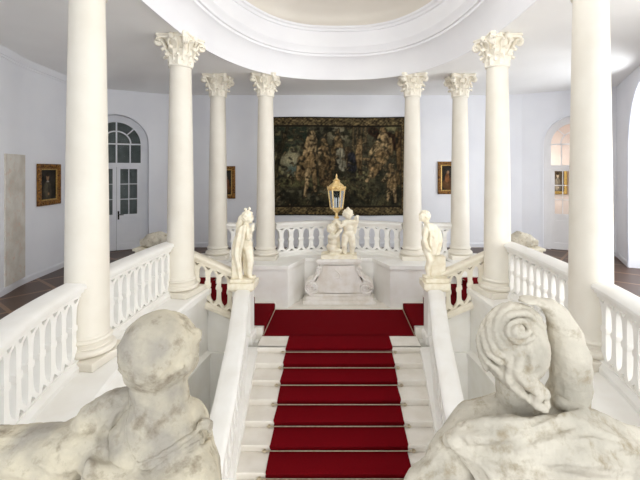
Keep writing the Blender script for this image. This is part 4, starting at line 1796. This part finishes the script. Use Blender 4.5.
for pts in ([(514, 345, 1.12, 6), (520, 358, 1.11, 6), (517, 370, 1.11, 6), (526, 382, 1.12, 6), (537, 392, 1.13, 6), (537, 404, 1.13, 5), (545, 409, 1.13, 4)],
            [(528, 350, 1.12, 5), (532, 362, 1.12, 5), (528, 374, 1.12, 5), (536, 384, 1.13, 5), (545, 394, 1.14, 5), (547, 405, 1.14, 4)],
            [(508, 352, 1.12, 5), (511, 366, 1.12, 5), (509, 378, 1.13, 5), (518, 390, 1.14, 5), (530, 400, 1.14, 4)]):
    q = cr([Vector(p[:2] + (p[2] * 100,)) for p in pts], 24)
    rr = [p[3] for p in pts]
    hb.chain(pxc([(v.x, v.y, v.z / 100, rr[min(len(rr) - 1, int(i / 24 * len(rr)))]) for i, v in enumerate(q)]), 8)
sculpt('hair', relo(hb, RO), M_STONE2, root, 0.0035, 1, stone_noise(0.003, 40))
dr_ = MB()


def fold_b(u, v):
    return (0, -0.016 * math.sin(u * 15 + v * 5) - 0.010 * math.sin(u * 24 - v * 11), 0)


g = loft([[P(452, 434, 1.2), P(470, 422, 1.17), P(500, 415, 1.14), P(530, 417, 1.13), P(560, 413, 1.14), P(590, 414, 1.18), P(625, 428, 1.23), P(680, 446, 1.3)],
          [P(448, 440, 1.17), P(478, 440, 1.12), P(515, 438, 1.1), P(545, 436, 1.09), P(575, 436, 1.1), P(605, 442, 1.13), P(640, 452, 1.18), P(690, 470, 1.25)],
          [P(462, 455, 1.15), P(486, 462, 1.12), P(515, 465, 1.09), P(545, 465, 1.08), P(580, 466, 1.09), P(612, 472, 1.11), P(645, 485, 1.16), P(690, 500, 1.22)],
          [P(480, 500, 1.14), P(500, 505, 1.11), P(522, 508, 1.09), P(550, 510, 1.08), P(582, 512, 1.09), P(615, 520, 1.11), P(645, 530, 1.15), P(680, 545, 1.2)],
          [P(470, 600, 1.14), P(492, 605, 1.11), P(520, 608, 1.08), P(550, 610, 1.08), P(582, 612, 1.09), P(612, 620, 1.12), P(635, 630, 1.15), P(655, 640, 1.2)],
          [P(480, 700, 1.14), P(496, 703, 1.12), P(520, 706, 1.1), P(550, 708, 1.1), P(580, 706, 1.12), P(600, 702, 1.15), P(612, 700, 1.18), P(620, 700, 1.22)]], 80, 70, fold_b)
dr_.sheet(g, 0.034)
dr_.chain(pxc([(449, 440, 1.19, 7), (462, 430, 1.16, 7), (485, 423, 1.13, 6), (520, 421, 1.11, 5), (550, 419, 1.115, 4)]))
dr_.chain(pxc([(560, 402, 1.2, 7), (580, 412, 1.19, 8), (605, 424, 1.2, 9), (640, 440, 1.22, 10), (690, 455, 1.25, 12)]))
sk = Skin([body_, relo(MB_copy(dr_), RO)], RO)
fl_ = MB()
for line, r in (([(454, 446), (488, 452), (525, 449), (560, 438), (592, 424)], 4.0), ([(462, 454), (500, 468), (535, 476), (580, 478), (630, 480)], 4.5),
                ([(548, 444), (585, 440), (615, 446), (640, 456)], 3.6), ([(478, 462), (500, 484), (520, 500)], 4.0), ([(470, 436), (500, 438), (530, 434), (556, 426)], 2.6),
                ([(530, 462), (570, 462), (610, 466), (640, 474)], 3.2), ([(460, 440), (470, 450), (486, 458)], 2.6), ([(575, 418), (600, 432), (640, 446)], 3.0)):
    sk.fold(fl_, line, r)
dr_.add([tuple(Vector(p) - RO) for p in fl_.v], fl_.f)
sculpt('drapery', relo(dr_, RO), M_STONE2, root, 0.005, 2, stone_noise(0.0045, 20))
MB().box(-0.24, 0.24, -0.2, 0.22, -0.06, 0.03).build('plinth', M_STONE2, root, None, 0.01)
for sx, side, lab in ((-1, 'left', 'white pedestal under the round headed stone figure'), (1, 'right', 'white pedestal under the stone figure with raised arm')):
    pd = thing('statue_pedestal', lab, 'pedestal', (sx * 0.545, 1.25, 0.0), 0, 'foreground pedestals')
    MB().box(-0.28, 0.28, -0.26, 0.26, KERB, KERB + 0.08).build('base', M_BAL, pd, None, 0.01)
    MB().box(-0.24, 0.24, -0.22, 0.22, KERB + 0.08, 0.54).build('shaft', M_BAL, pd, None, 0.01)
    MB().box(-0.28, 0.28, -0.26, 0.26, 0.54, 0.60).build('cap', M_BAL, pd, None, 0.01)

# ---- figures on the landing newels
NZ = LAND - 0.03 + 1.06


def Lm(x0, y0, s):
    def f(px, py, r=None, y=0.0):
        v = ((px - x0) * s, y, (y0 - py) * s)
        return v if r is None else v + (r * s,)
    return f


root = thing('figure_statue', 'pale stone figure facing right on the left newel post at the landing', 'statue', (-1.66, 6.95, NZ), 0, 'newel figures')
q = Lm(244, 279, 0.0174)
b = MB()
HCn = Vector(q(248, 215.5))
head(b, HCn, 0.098, 1.75, -0.1)
b.chain([q(247, 221, 3), q(246, 226, 3.4)])
b.chain([q(242.5, 227, 3.6, 0.03), q(247, 227, 4.4), q(249.5, 228, 3.4, -0.05)])
b.ell(q(246.5, 233), (0.115, 0.1, 0.15))
b.ell(q(246.5, 243), (0.12, 0.105, 0.12))
b.chain([q(249.5, 247, 4.6, -0.03), q(251.5, 259, 3.5, -0.06), q(250.5, 267, 3.2, -0.03), q(250.5, 274, 2.3, -0.02)])
b.chain([q(244.5, 247, 4.6, 0.04), q(246.5, 259, 3.4, 0.05), q(245.5, 267, 3.1, 0.07), q(246, 274, 2.2, 0.07)])
b.ell(q(252.5, 275.5, None, -0.03), (0.075, 0.035, 0.025))
b.ell(q(248, 275.5, None, 0.07), (0.075, 0.035, 0.025))
b.chain([q(249.5, 228, 3.0, -0.07), q(250.5, 236, 2.5, -0.12), q(253.5, 228, 2.1, -0.1), q(254.5, 224, 1.7, -0.08)])
hand(b, q(254.5, 224, None, -0.08), (0.2, 0.2, 1), (-1, 0, 0.2), 0.085, 0.5)
b.chain([q(242, 227.5, 3.0, 0.05), q(238, 238, 2.5, 0.03), q(239, 250, 2.0, -0.02)])
hand(b, q(239, 250, None, -0.02), (0.1, -0.2, -1), (1, 0, 0), 0.085, 0.4)
sculpt('body', b, M_STAT, root, 0.009, 3)
hb = MB()
curls(hb, HCn, 0.098, 1.75, 60, 0.22, -0.1, 0.3, -0.7)
hb.chain([q(242, 217, 3.5, 0), q(239.5, 224, 3.4, 0.02), q(238.5, 231, 2.6, 0.02)])
hb.ell(q(250, 207.5), (0.025, 0.025, 0.035))
hb.ell(q(246, 208), (0.03, 0.025, 0.03))
sculpt('hair', hb, M_STAT, root, 0.009, 3)
d2 = MB()
g = loft([[q(248, 223, None, -0.07), q(243, 224, None, -0.09), q(239, 229, None, -0.05)], [q(247, 236, None, -0.13), q(240, 238, None, -0.14), q(235.5, 240, None, -0.06)], [q(244, 250, None, -0.13), q(238, 251, None, -0.13), q(233.5, 253, None, -0.04)], [q(243, 264, None, -0.1), q(240, 262, None, -0.12), q(236, 258, None, -0.05)], [q(244, 277, None, -0.1), q(241.5, 276, None, -0.11), q(239, 268, None, -0.07)]], 40, 24, lambda u, v: (0.0, -0.02 * math.sin(v * 14 + u * 3), 0))
d2.sheet(g, 0.035)
g = loft([[q(238, 230, None, 0.1), q(243, 226, None, 0.12), q(248, 228, None, 0.08)], [q(235, 245, None, 0.1), q(241, 245, None, 0.14), q(247, 245, None, 0.12)], [q(236, 258, None, 0.1), q(241, 260, None, 0.13), q(246, 262, None, 0.12)]], 24, 24)
d2.sheet(g, 0.03)
sculpt('drapery', d2, M_STAT, root, 0.009, 3)
st_ = MB()
st_.box(*[(233.5 - 244) * 0.0174, (241.5 - 244) * 0.0174], -0.1, 0.14, 0.0, 0.42)
st_.box((233 - 244) * 0.0174, (254.5 - 244) * 0.0174, -0.17, 0.17, 0.0, 0.06)
st_.build('support_block', M_STAT, root, None, 0.012)

root = thing('figure_statue', 'pale stone figure with short hair and shoulder cloth, looking left on the right newel post', 'statue', (1.66, 6.95, NZ), 0, 'newel figures')
q = Lm(434, 279, 0.0174)
b = MB()
HCn = Vector(q(424, 214.5))
head(b, HCn, 0.096, -1.9, 0.15)
b.chain([q(425.5, 220, 2.9), q(427.5, 225, 3.3)])
b.chain([q(425, 227, 3.3, -0.08), q(428.5, 226, 4.3), q(432, 227, 3.6, 0.07)])
b.ell(q(427.5, 232), (0.115, 0.11, 0.14))
b.ell(q(427, 242), (0.115, 0.11, 0.13))
b.chain([q(425.5, 246, 4.6, -0.05), q(428, 257, 3.6, -0.12), q(426.5, 266, 3.0, -0.06), q(427.5, 273, 2.2, -0.03)])
b.chain([q(429, 247, 4.4, 0.05), q(431.5, 258, 3.5, 0.02), q(432, 267, 3.0, 0.07), q(431.5, 273, 2.2, 0.07)])
b.ell(q(425.8, 274.5, None, -0.03), (0.075, 0.035, 0.025))
b.ell(q(429.8, 274.5, None, 0.07), (0.075, 0.035, 0.025))
b.chain([q(424.5, 228, 3.0, -0.1), q(422.5, 237, 2.6, -0.13), q(424, 244, 2.2, -0.16), q(427, 247, 1.8, -0.16)])
hand(b, q(427, 247, None, -0.16), (1, -0.2, -0.4), (0, 1, 0), 0.085, 0.4)
b.chain([q(432, 228, 3.0, 0.1), q(436, 238, 2.6, 0.08), q(436, 248, 2.0, 0.02)])
hand(b, q(436, 248, None, 0.02), (0.0, -0.2, -1), (-1, 0, 0), 0.085, 0.4)
sculpt('body', b, M_STAT, root, 0.009, 3)
hb = MB()
curls(hb, HCn, 0.096, -1.9, 60, 0.2, 0.15, 0.3, -0.5)
sculpt('hair', hb, M_STAT, root, 0.009, 3)
d2 = MB()
g = loft([[q(427, 221, None, -0.08), q(431, 222, None, -0.07), q(436, 226, None, -0.02), q(438, 228, None, 0.08)], [q(428, 230, None, -0.13), q(433, 231, None, -0.12), q(439, 234, None, -0.03), q(441, 234, None, 0.1)], [q(427, 240, None, -0.14), q(433, 241, None, -0.13), q(439, 243, None, -0.03), q(441, 242, None, 0.1)], [q(429, 252, None, -0.12), q(433, 252, None, -0.12), q(437, 253, None, -0.02), q(439, 252, None, 0.1)]], 40, 32, lambda u, v: (-0.012 * math.sin(v * 20 + u * 5), -0.02 * math.sin(v * 16 + u * 4), 0))
d2.sheet(g, 0.035)
d2.chain([q(426, 223, 2.2, -0.1), q(431, 233, 2.0, -0.15), q(437, 239, 1.8, -0.1)])
sculpt('drapery', d2, M_STAT, root, 0.009, 3)
st_ = MB()
st_.box((430 - 434) * 0.0174, (445 - 434) * 0.0174, -0.02, 0.17, 0.0, 0.42)
st_.box((423.5 - 434) * 0.0174, (446 - 434) * 0.0174, -0.17, 0.17, 0.0, 0.07)
st_.build('support_block', M_STAT, root, None, 0.012)

# ------------------------------------------------------------------ fountain pedestal, children, lantern
FD = 8.74
fp = thing('fountain_pedestal', 'white carved stone pedestal with side scrolls in the niche behind the landing', 'pedestal', (0, 9.0, LAND))
FS = FD / F
fz = lambda py: EYE - (py - 170) * FS - LAND
fx = lambda px: (px - 339.5) * FS
m1 = MB()
m1.box(fx(303), fx(377), -0.26, 0.25, 0, 0.09)
m1.box(fx(306), fx(374), -0.23, 0.25, 0.09, 0.17)
m1.box(fx(309), fx(371), -0.20, 0.25, 0.17, 0.22)
m1.build('base', M_FOUNT, fp, None, 0.012)
outl = []
zt0, zt1 = 0.22, fz(265)
prof = [(0.62, zt0), (0.60, zt0 + 0.1), (0.53, zt0 + 0.22), (0.46, zt0 + 0.36), (0.43, zt0 + 0.5), (0.42, zt1)]
gp = [Vector((x, z, 0)) for x, z in prof]
gp = cr(gp, 16)
outl = [(p.x, p.y) for p in gp] + [(-p.x, p.y) for p in reversed(gp)]
m2 = MB()
m2.front(outl, -0.12, 0.25)
m2.build('body', M_FOUNT, fp, 30, 0.01)
# bulging front panel with a small carved emblem
m3 = MB()
g = []
for i in range(13):
    row = []
    v = i / 12
    z = zt0 + 0.02 + (zt1 - zt0 - 0.06) * v
    hw = 0.42 - 0.08 * v
    for j in range(17):
        u = j / 16 * 2 - 1
        row.append(Vector((u * hw, -0.125 - 0.07 * (1 - u * u) * (1 - 0.3 * v), z)))
    g.append(row)
m3.sheet(g, 0.02)
pan = m3.build('front_panel', M_FOUNT, fp, 60)
m4 = MB()
ez = fz(276)
m4.tube([(-0.09, -0.19, ez + 0.13, 0.012), (-0.05, -0.195, ez + 0.08, 0.014), (0.0, -0.2, ez + 0.05, 0.014), (0.02, -0.2, ez, 0.014), (-0.01, -0.2, ez - 0.05, 0.012), (0.05, -0.2, ez - 0.08, 0.012), (0.1, -0.195, ez - 0.06, 0.008)], 8)
m4.tube([(0.02, -0.2, ez, 0.012), (0.07, -0.197, ez - 0.01, 0.01), (0.09, -0.193, ez + 0.03, 0.008)], 8)
m4.tube([(-0.01, -0.2, ez - 0.05, 0.012), (-0.06, -0.197, ez - 0.07, 0.008)], 8)
m4.build('emblem', M_FOUNT, pan, 60)
for sx in (-1, 1):
    v = MB()
    pts = []
    cx, cz = sx * 0.60, 0.36
    for i in range(40):
        a = i / 39 * 2.5 * 2 * PI
        r = 0.15 * (1 - i / 46)
        pts.append((cx + sx * r * math.sin(a), 0.0, cz + r * math.cos(a)))
    pre = [Vector((sx * 0.44, 0, fz(268) - 0.05)), Vector((sx * 0.46, 0, fz(275) - 0.02)), Vector((sx * 0.50, 0, 0.62)), Vector((sx * 0.56, 0, 0.52))]
    line = [tuple(p) for p in cr(pre, 12)] + pts
    for yy in (-0.20, -0.16, -0.1, -0.04, 0.02, 0.08, 0.14, 0.2):
        v.tube([(x, yy, z, 0.03) for x, y, z in line], 6)
    v.box(cx - sx * 0.08, cx + sx * 0.1, -0.17, 0.22, 0.2, 0.4) if sx > 0 else v.box(cx - 0.1, cx + 0.08, -0.17, 0.22, 0.2, 0.4)
    # small upper scroll
    pts2 = []
    for i in range(24):
        a = i / 23 * 2 * 2 * PI
        r = 0.065 * (1 - i / 28)
        pts2.append((sx * 0.43 + sx * r * math.sin(a), 0, fz(270) + r * math.cos(a)))
    for yy in (-0.19, -0.15, -0.1):
        v.tube([(x, yy, z, 0.018) for x, y, z in pts2], 6)
    v.build('scroll', M_FOUNT, fp, 50)
m5 = MB()
m5.box(-0.47, 0.47, -0.2, 0.25, zt1 - 0.005, zt1 + 0.04)
m5.box(-0.50, 0.50, -0.23, 0.26, zt1 + 0.04, zt1 + 0.11)
m5.build('cap', M_FOUNT, fp, None, 0.012)
GZ = LAND + zt1 + 0.11

GD = 9.0
q = Lm(339.5, 256.5, GD / F)
pt = thing('cherub_statue', 'pale stone pair of cherubs under the lantern, one kneeling and one standing', 'statue', (0, GD, GZ))
MB().box(-0.40, 0.40, -0.18, 0.2, 0.0, 0.085).build('plinth', M_STAT, pt, None, 0.01)
b = MB()
H1_ = Vector(q(348.5, 213.0, None, -0.02))
head(b, H1_, 0.112, PI - 0.25, 0.1)
b.chain([q(348.5, 218, 2.6), q(349, 221, 3.0)])
b.chain([q(345, 222, 3.0, -0.02), q(349, 222, 3.8), q(353.5, 221.5, 3.0, -0.02)])
b.ell(q(349, 227), (0.125, 0.1, 0.13))
b.ell(q(349, 233), (0.135, 0.115, 0.1))
b.chain([q(346, 236, 3.9, -0.03), q(344.5, 244, 3.1, -0.07), q(345, 250, 2.5, -0.02), q(345.5, 253, 1.8, -0.02)])
b.chain([q(352, 236, 3.9, -0.02), q(353, 244, 3.1, -0.05), q(352.5, 250, 2.5, 0), q(352.5, 253, 1.8, 0)])
b.ell(q(345, 254, None, -0.06), (0.035, 0.075, 0.025))
b.ell(q(352.7, 254, None, -0.05), (0.035, 0.075, 0.025))
b.chain([q(345, 222.5, 2.4, -0.04), q(340.5, 225, 2.0, -0.1), q(337.5, 221.5, 1.6, -0.06)])
hand(b, q(337.5, 221.5, None, -0.06), (-0.7, 0.3, 0.5), (0, 1, 0), 0.085, 0.6)
b.chain([q(353.5, 222, 2.4, -0.03), q(357.5, 220.5, 2.0, -0.04), q(357.5, 216.5, 1.7, -0.06)])
hand(b, q(357.5, 216.5, None, -0.06), (0.1, -0.1, 1), (-1, 0, 0), 0.085, 0.5)
# small wing behind
g = loft([[q(353, 222, None, 0.1), q(356, 216, None, 0.14), q(360, 215, None, 0.16)], [q(353, 228, None, 0.11), q(357, 226, None, 0.15), q(359, 222, None, 0.17)], [q(353, 235, None, 0.11), q(356, 234, None, 0.14), q(357, 232, None, 0.15)]], 14, 14)
b.sheet(g, 0.03)
sculpt('standing_cherub', b, M_STAT, pt, 0.009, 3)
b = MB()
H2_ = Vector(q(332.5, 227.5, None, -0.03))
head(b, H2_, 0.108, 1.2, 0.25)
b.chain([q(333, 232, 2.6, -0.02), q(333.5, 235, 3.0)])
b.chain([q(331, 236, 3.0, -0.04), q(335, 236, 3.0, 0.04)])
b.ell(q(333.5, 240), (0.12, 0.12, 0.13))
b.ell(q(332.5, 246), (0.13, 0.125, 0.1))
b.chain([q(333, 248, 3.6, -0.05), q(340, 249.5, 2.8, -0.08), q(339, 252.5, 2.2, -0.07), q(331, 252.5, 1.8, -0.06)])
b.chain([q(331, 248, 3.6, 0.05), q(335, 251.5, 2.7, 0.08), q(329, 252.5, 2.2, 0.07), q(324, 252.5, 1.7, 0.06)])
b.chain([q(331.5, 236.5, 2.3, -0.08), q(336.5, 234.5, 2.0, -0.13), q(341, 229, 1.6, -0.12)])
hand(b, q(341, 229, None, -0.12), (0.5, 0.1, 0.8), (0, 1, 0), 0.085, 0.5)
b.chain([q(335.5, 236.5, 2.3, 0.06), q(338.5, 230, 2.0, 0.06), q(337.5, 224, 1.6, 0.03)])
hand(b, q(337.5, 224, None, 0.03), (0, -0.1, 1), (-1, 0, 0), 0.085, 0.5)
sculpt('kneeling_cherub', b, M_STAT, pt, 0.009, 3)
hb = MB()
curls(hb, H1_, 0.112, PI - 0.25, 56, 0.2, 0.1, 0.35, -0.5)
hb.ell(H1_ + Vector((0, 0, 0.125)), (0.03, 0.03, 0.035))
curls(hb, H2_, 0.108, 1.2, 56, 0.2, 0.25, 0.35, -0.5)
sculpt('hair', hb, M_STAT, pt, 0.009, 3)
# urn-like stem held up between them
m6 = MB()
ux, uz = q(337, 256)[0], 0
m6.lathe([(0.10, 0.08), (0.09, 0.3), (0.07, 0.5), (0.06, 0.66), (0.085, 0.72), (0.12, 0.76), (0.10, 0.80), (0.05, 0.84), (0.04, 0.87)], 16, (ux, 0.07, 0))
m6.build('stem', M_STAT, pt, 50)

lt = thing('lantern', 'gilded six sided glass lantern held above the stone cherubs', 'lantern', (ux, GD + 0.07, GZ + 0.87))
q3 = GD / F
zof = lambda py: (EYE - (py - 170) * q3) - (GZ + 0.87)
m7 = MB()
m7.lathe([(0.05, 0.0), (0.07, 0.02), (0.035, 0.05), (0.03, max(0.06, zof(213))), (0.06, zof(212)), (0.10, zof(210)), (0.15, zof(208.5))], 12)
m7.build('base', M_GOLD, lt, 40)
z0, z1 = zof(208.5), zof(190)
r0, r1 = 0.135, 0.185
cage = MB()
cor0 = [Vector((r0 * math.cos(PI / 3 * k), r0 * math.sin(PI / 3 * k), z0)) for k in range(6)]
cor1 = [Vector((r1 * math.cos(PI / 3 * k), r1 * math.sin(PI / 3 * k), z1)) for k in range(6)]
for k in range(6):
    k2 = (k + 1) % 6
    cage.tube([tuple(cor0[k]) + (0.014,), tuple(cor1[k]) + (0.014,)], 6)
    cage.tube([tuple(cor0[k]) + (0.018,), tuple(cor0[k2]) + (0.018,)], 6)
    cage.tube([tuple(cor1[k]) + (0.018,), tuple(cor1[k2]) + (0.018,)], 6)
cage.build('cage', M_GOLD, lt, 40)
for k in range(6):
    k2 = (k + 1) % 6
    gl = MB()
    gl.add([cor0[k] * 0.985 + Vector((0, 0, z0 * 0.015)), cor0[k2] * 0.985 + Vector((0, 0, z0 * 0.015)), cor1[k2] * 0.985 + Vector((0, 0, z1 * 0.015)), cor1[k] * 0.985 + Vector((0, 0, z1 * 0.015))], [(0, 1, 2, 3)])
    gl.build('pane', M_LGLASS, lt)
rf = MB()
K_ = 0.79
rf.lathe([(r * K_, z1 + h * 0.80) for r, h in [(0.25, -0.01), (0.27, 0.02), (0.25, 0.04), (0.22, 0.05), (0.225, 0.10), (0.20, 0.13), (0.14, 0.18), (0.10, 0.21), (0.09, 0.24), (0.11, 0.26), (0.07, 0.29), (0.03, 0.33), (0.02, 0.36), (0.03, 0.38), (0.02, 0.41), (0.004, 0.46)]], 6)
for k in range(6):
    a = PI / 3 * k + PI / 6
    rf.ell((0.23 * K_ * math.cos(a), 0.23 * K_ * math.sin(a), z1 + 0.05), (0.04, 0.04, 0.03), seg=8, rings=6)
    rf.ell((0.255 * K_ * math.cos(PI / 3 * k), 0.255 * K_ * math.sin(PI / 3 * k), z1 + 0.05), (0.017, 0.017, 0.035), seg=8, rings=6)
rf.build('roof', M_GOLD, lt, 30)
cd = MB()
for k in range(3):
    a = 2 * PI * k / 3 + 0.4
    cd.lathe([(0.016, z0 + 0.02), (0.016, z0 + 0.22), (0.004, z0 + 0.25)], 10, (0.055 * math.cos(a), 0.055 * math.sin(a), 0))
cd.build('candle', M_CANDLE, lt, 60)

# ------------------------------------------------------------------ carved stones beyond the gallery rails
for sx, px, side in ((-1, 155, 'left'), (1, 523, 'right')):
    d = 7.7
    c = P(px, 240, d)
    pd = thing('stone_block', f'pale plinth on the gallery floor behind the {side} balustrade', 'plinth', (c.x, c.y, 0), 0, 'gallery plinths')
    MB().box(-0.3, 0.3, -0.18, 0.18, 0, 0.74).build('shaft', M_STAT, pd, None, 0.015)
    MB().box(-0.34, 0.34, -0.2, 0.2, 0.74, 0.79).build('cap', M_STAT, pd, None, 0.01)
    cs_ = thing('stone_scroll', f'broken carved stone scroll showing above the {side} balustrade beside the second column', 'carving', (c.x, c.y, 0.79), 0, 'carved scrolls')
    b = MB()
    b.chain([(sx * 0.24, 0, 0.10, 0.06), (sx * 0.1, 0, 0.16, 0.09), (-sx * 0.08, 0.02, 0.2, 0.10), (-sx * 0.2, 0, 0.14, 0.10), (-sx * 0.26, 0, 0.06, 0.07)])
    b.ell((-sx * 0.2, -0.06, 0.1), (0.09, 0.06, 0.09))
    b.ell((sx * 0.02, -0.08, 0.1), (0.14, 0.05, 0.1))
    b.ell((sx * 0.0, 0.0, 0.05), (0.3, 0.13, 0.055))
    sculpt('carving', b, M_STONE2, cs_, 0.014, 2, stone_noise(0.02, 9))

# ------------------------------------------------------------------ light
w = bpy.data.worlds.new('daylight')
SC.world = w
w.use_nodes = True
bg = w.node_tree.nodes['Background']
bg.inputs['Color'].default_value = (0.93, 0.965, 1.0, 1)
bg.inputs['Strength'].default_value = 2.3


def area(name, loc, target, sx, sy, power, color=(1, 1, 1)):
    l = bpy.data.lights.new(name, 'AREA')
    l.shape = 'RECTANGLE'
    l.size, l.size_y = sx, sy
    l.energy = power
    l.color = color
    o = bpy.data.objects.new(name, l)
    COL.objects.link(o)
    o.location = loc
    o.rotation_euler = (Vector(target) - Vector(loc)).to_track_quat('-Z', 'Y').to_euler()
    return o


wp = frW @ Vector((0, 1.48, 1.75))
wt = frW @ Vector((0, 0, 2.1))
area('window_daylight', wp, wt, 1.6, 1.6, 150, (0.95, 0.98, 1.0))
area('near_window_daylight', (5.0, 3.0, 1.6), (0.5, 7.0, 4.0), 2.6, 2.4, 115, (1.0, 0.985, 0.95))
area('rear_window_daylight', (1.0, -2.1, 2.4), (0, 6, 1.0), 5.0, 3.2, 25, (1.0, 0.99, 0.97))
area('oculus_daylight', (0, 4.6, CEIL + 1.5), (0, 5.2, 0), 2.6, 3.2, 52, (0.99, 0.995, 1.0))
area('vault_fill_light', (0.8, 3.2, CEIL + 0.75), (-0.4, 9.5, 5.6), 1.6, 0.7, 45, (0.97, 0.99, 1.0))  # added fill lamp for the far vault and fascia; no window modelled here
area('well_fill_light', (1.8, 1.3, -1.2), (1.95, 6, -1.5), 0.8, 1.7, 150, (1.0, 0.99, 0.97))  # added unseen lamp low beside the stair, brightens the right well wall
pr = frR @ Vector((-1.3, 1.1, 2.2))
area('peach_room_daylight', pr, frR @ Vector((0.4, 1.6, 1.8)), 0.8, 1.6, 30, (1, 0.98, 0.96))

# ------------------------------------------------------------------ camera
cam = bpy.data.cameras.new('camera')
cam.sensor_width = 36
cam.lens = 36 * F / 640
cam.shift_x = (320 - 339) / 640
cam.shift_y = -(240 - 170) / 640
cam.clip_start = 0.05
co = bpy.data.objects.new('camera', cam)
COL.objects.link(co)
co.location = (0, 0, EYE)
co.rotation_euler = (PI / 2, 0, 0)
SC.camera = co

vs_ = SC.view_settings
vs_.view_transform = 'Standard'
vs_.look = 'None'
vs_.gamma = 1
vs_.use_curve_mapping = False
vs_.exposure = -0.06
SC.cycles.use_denoising = True
SC.cycles.max_bounces = 12
SC.cycles.diffuse_bounces = 9
SC.cycles.transparent_max_bounces = 12
SC.cycles.sample_clamp_indirect = 6
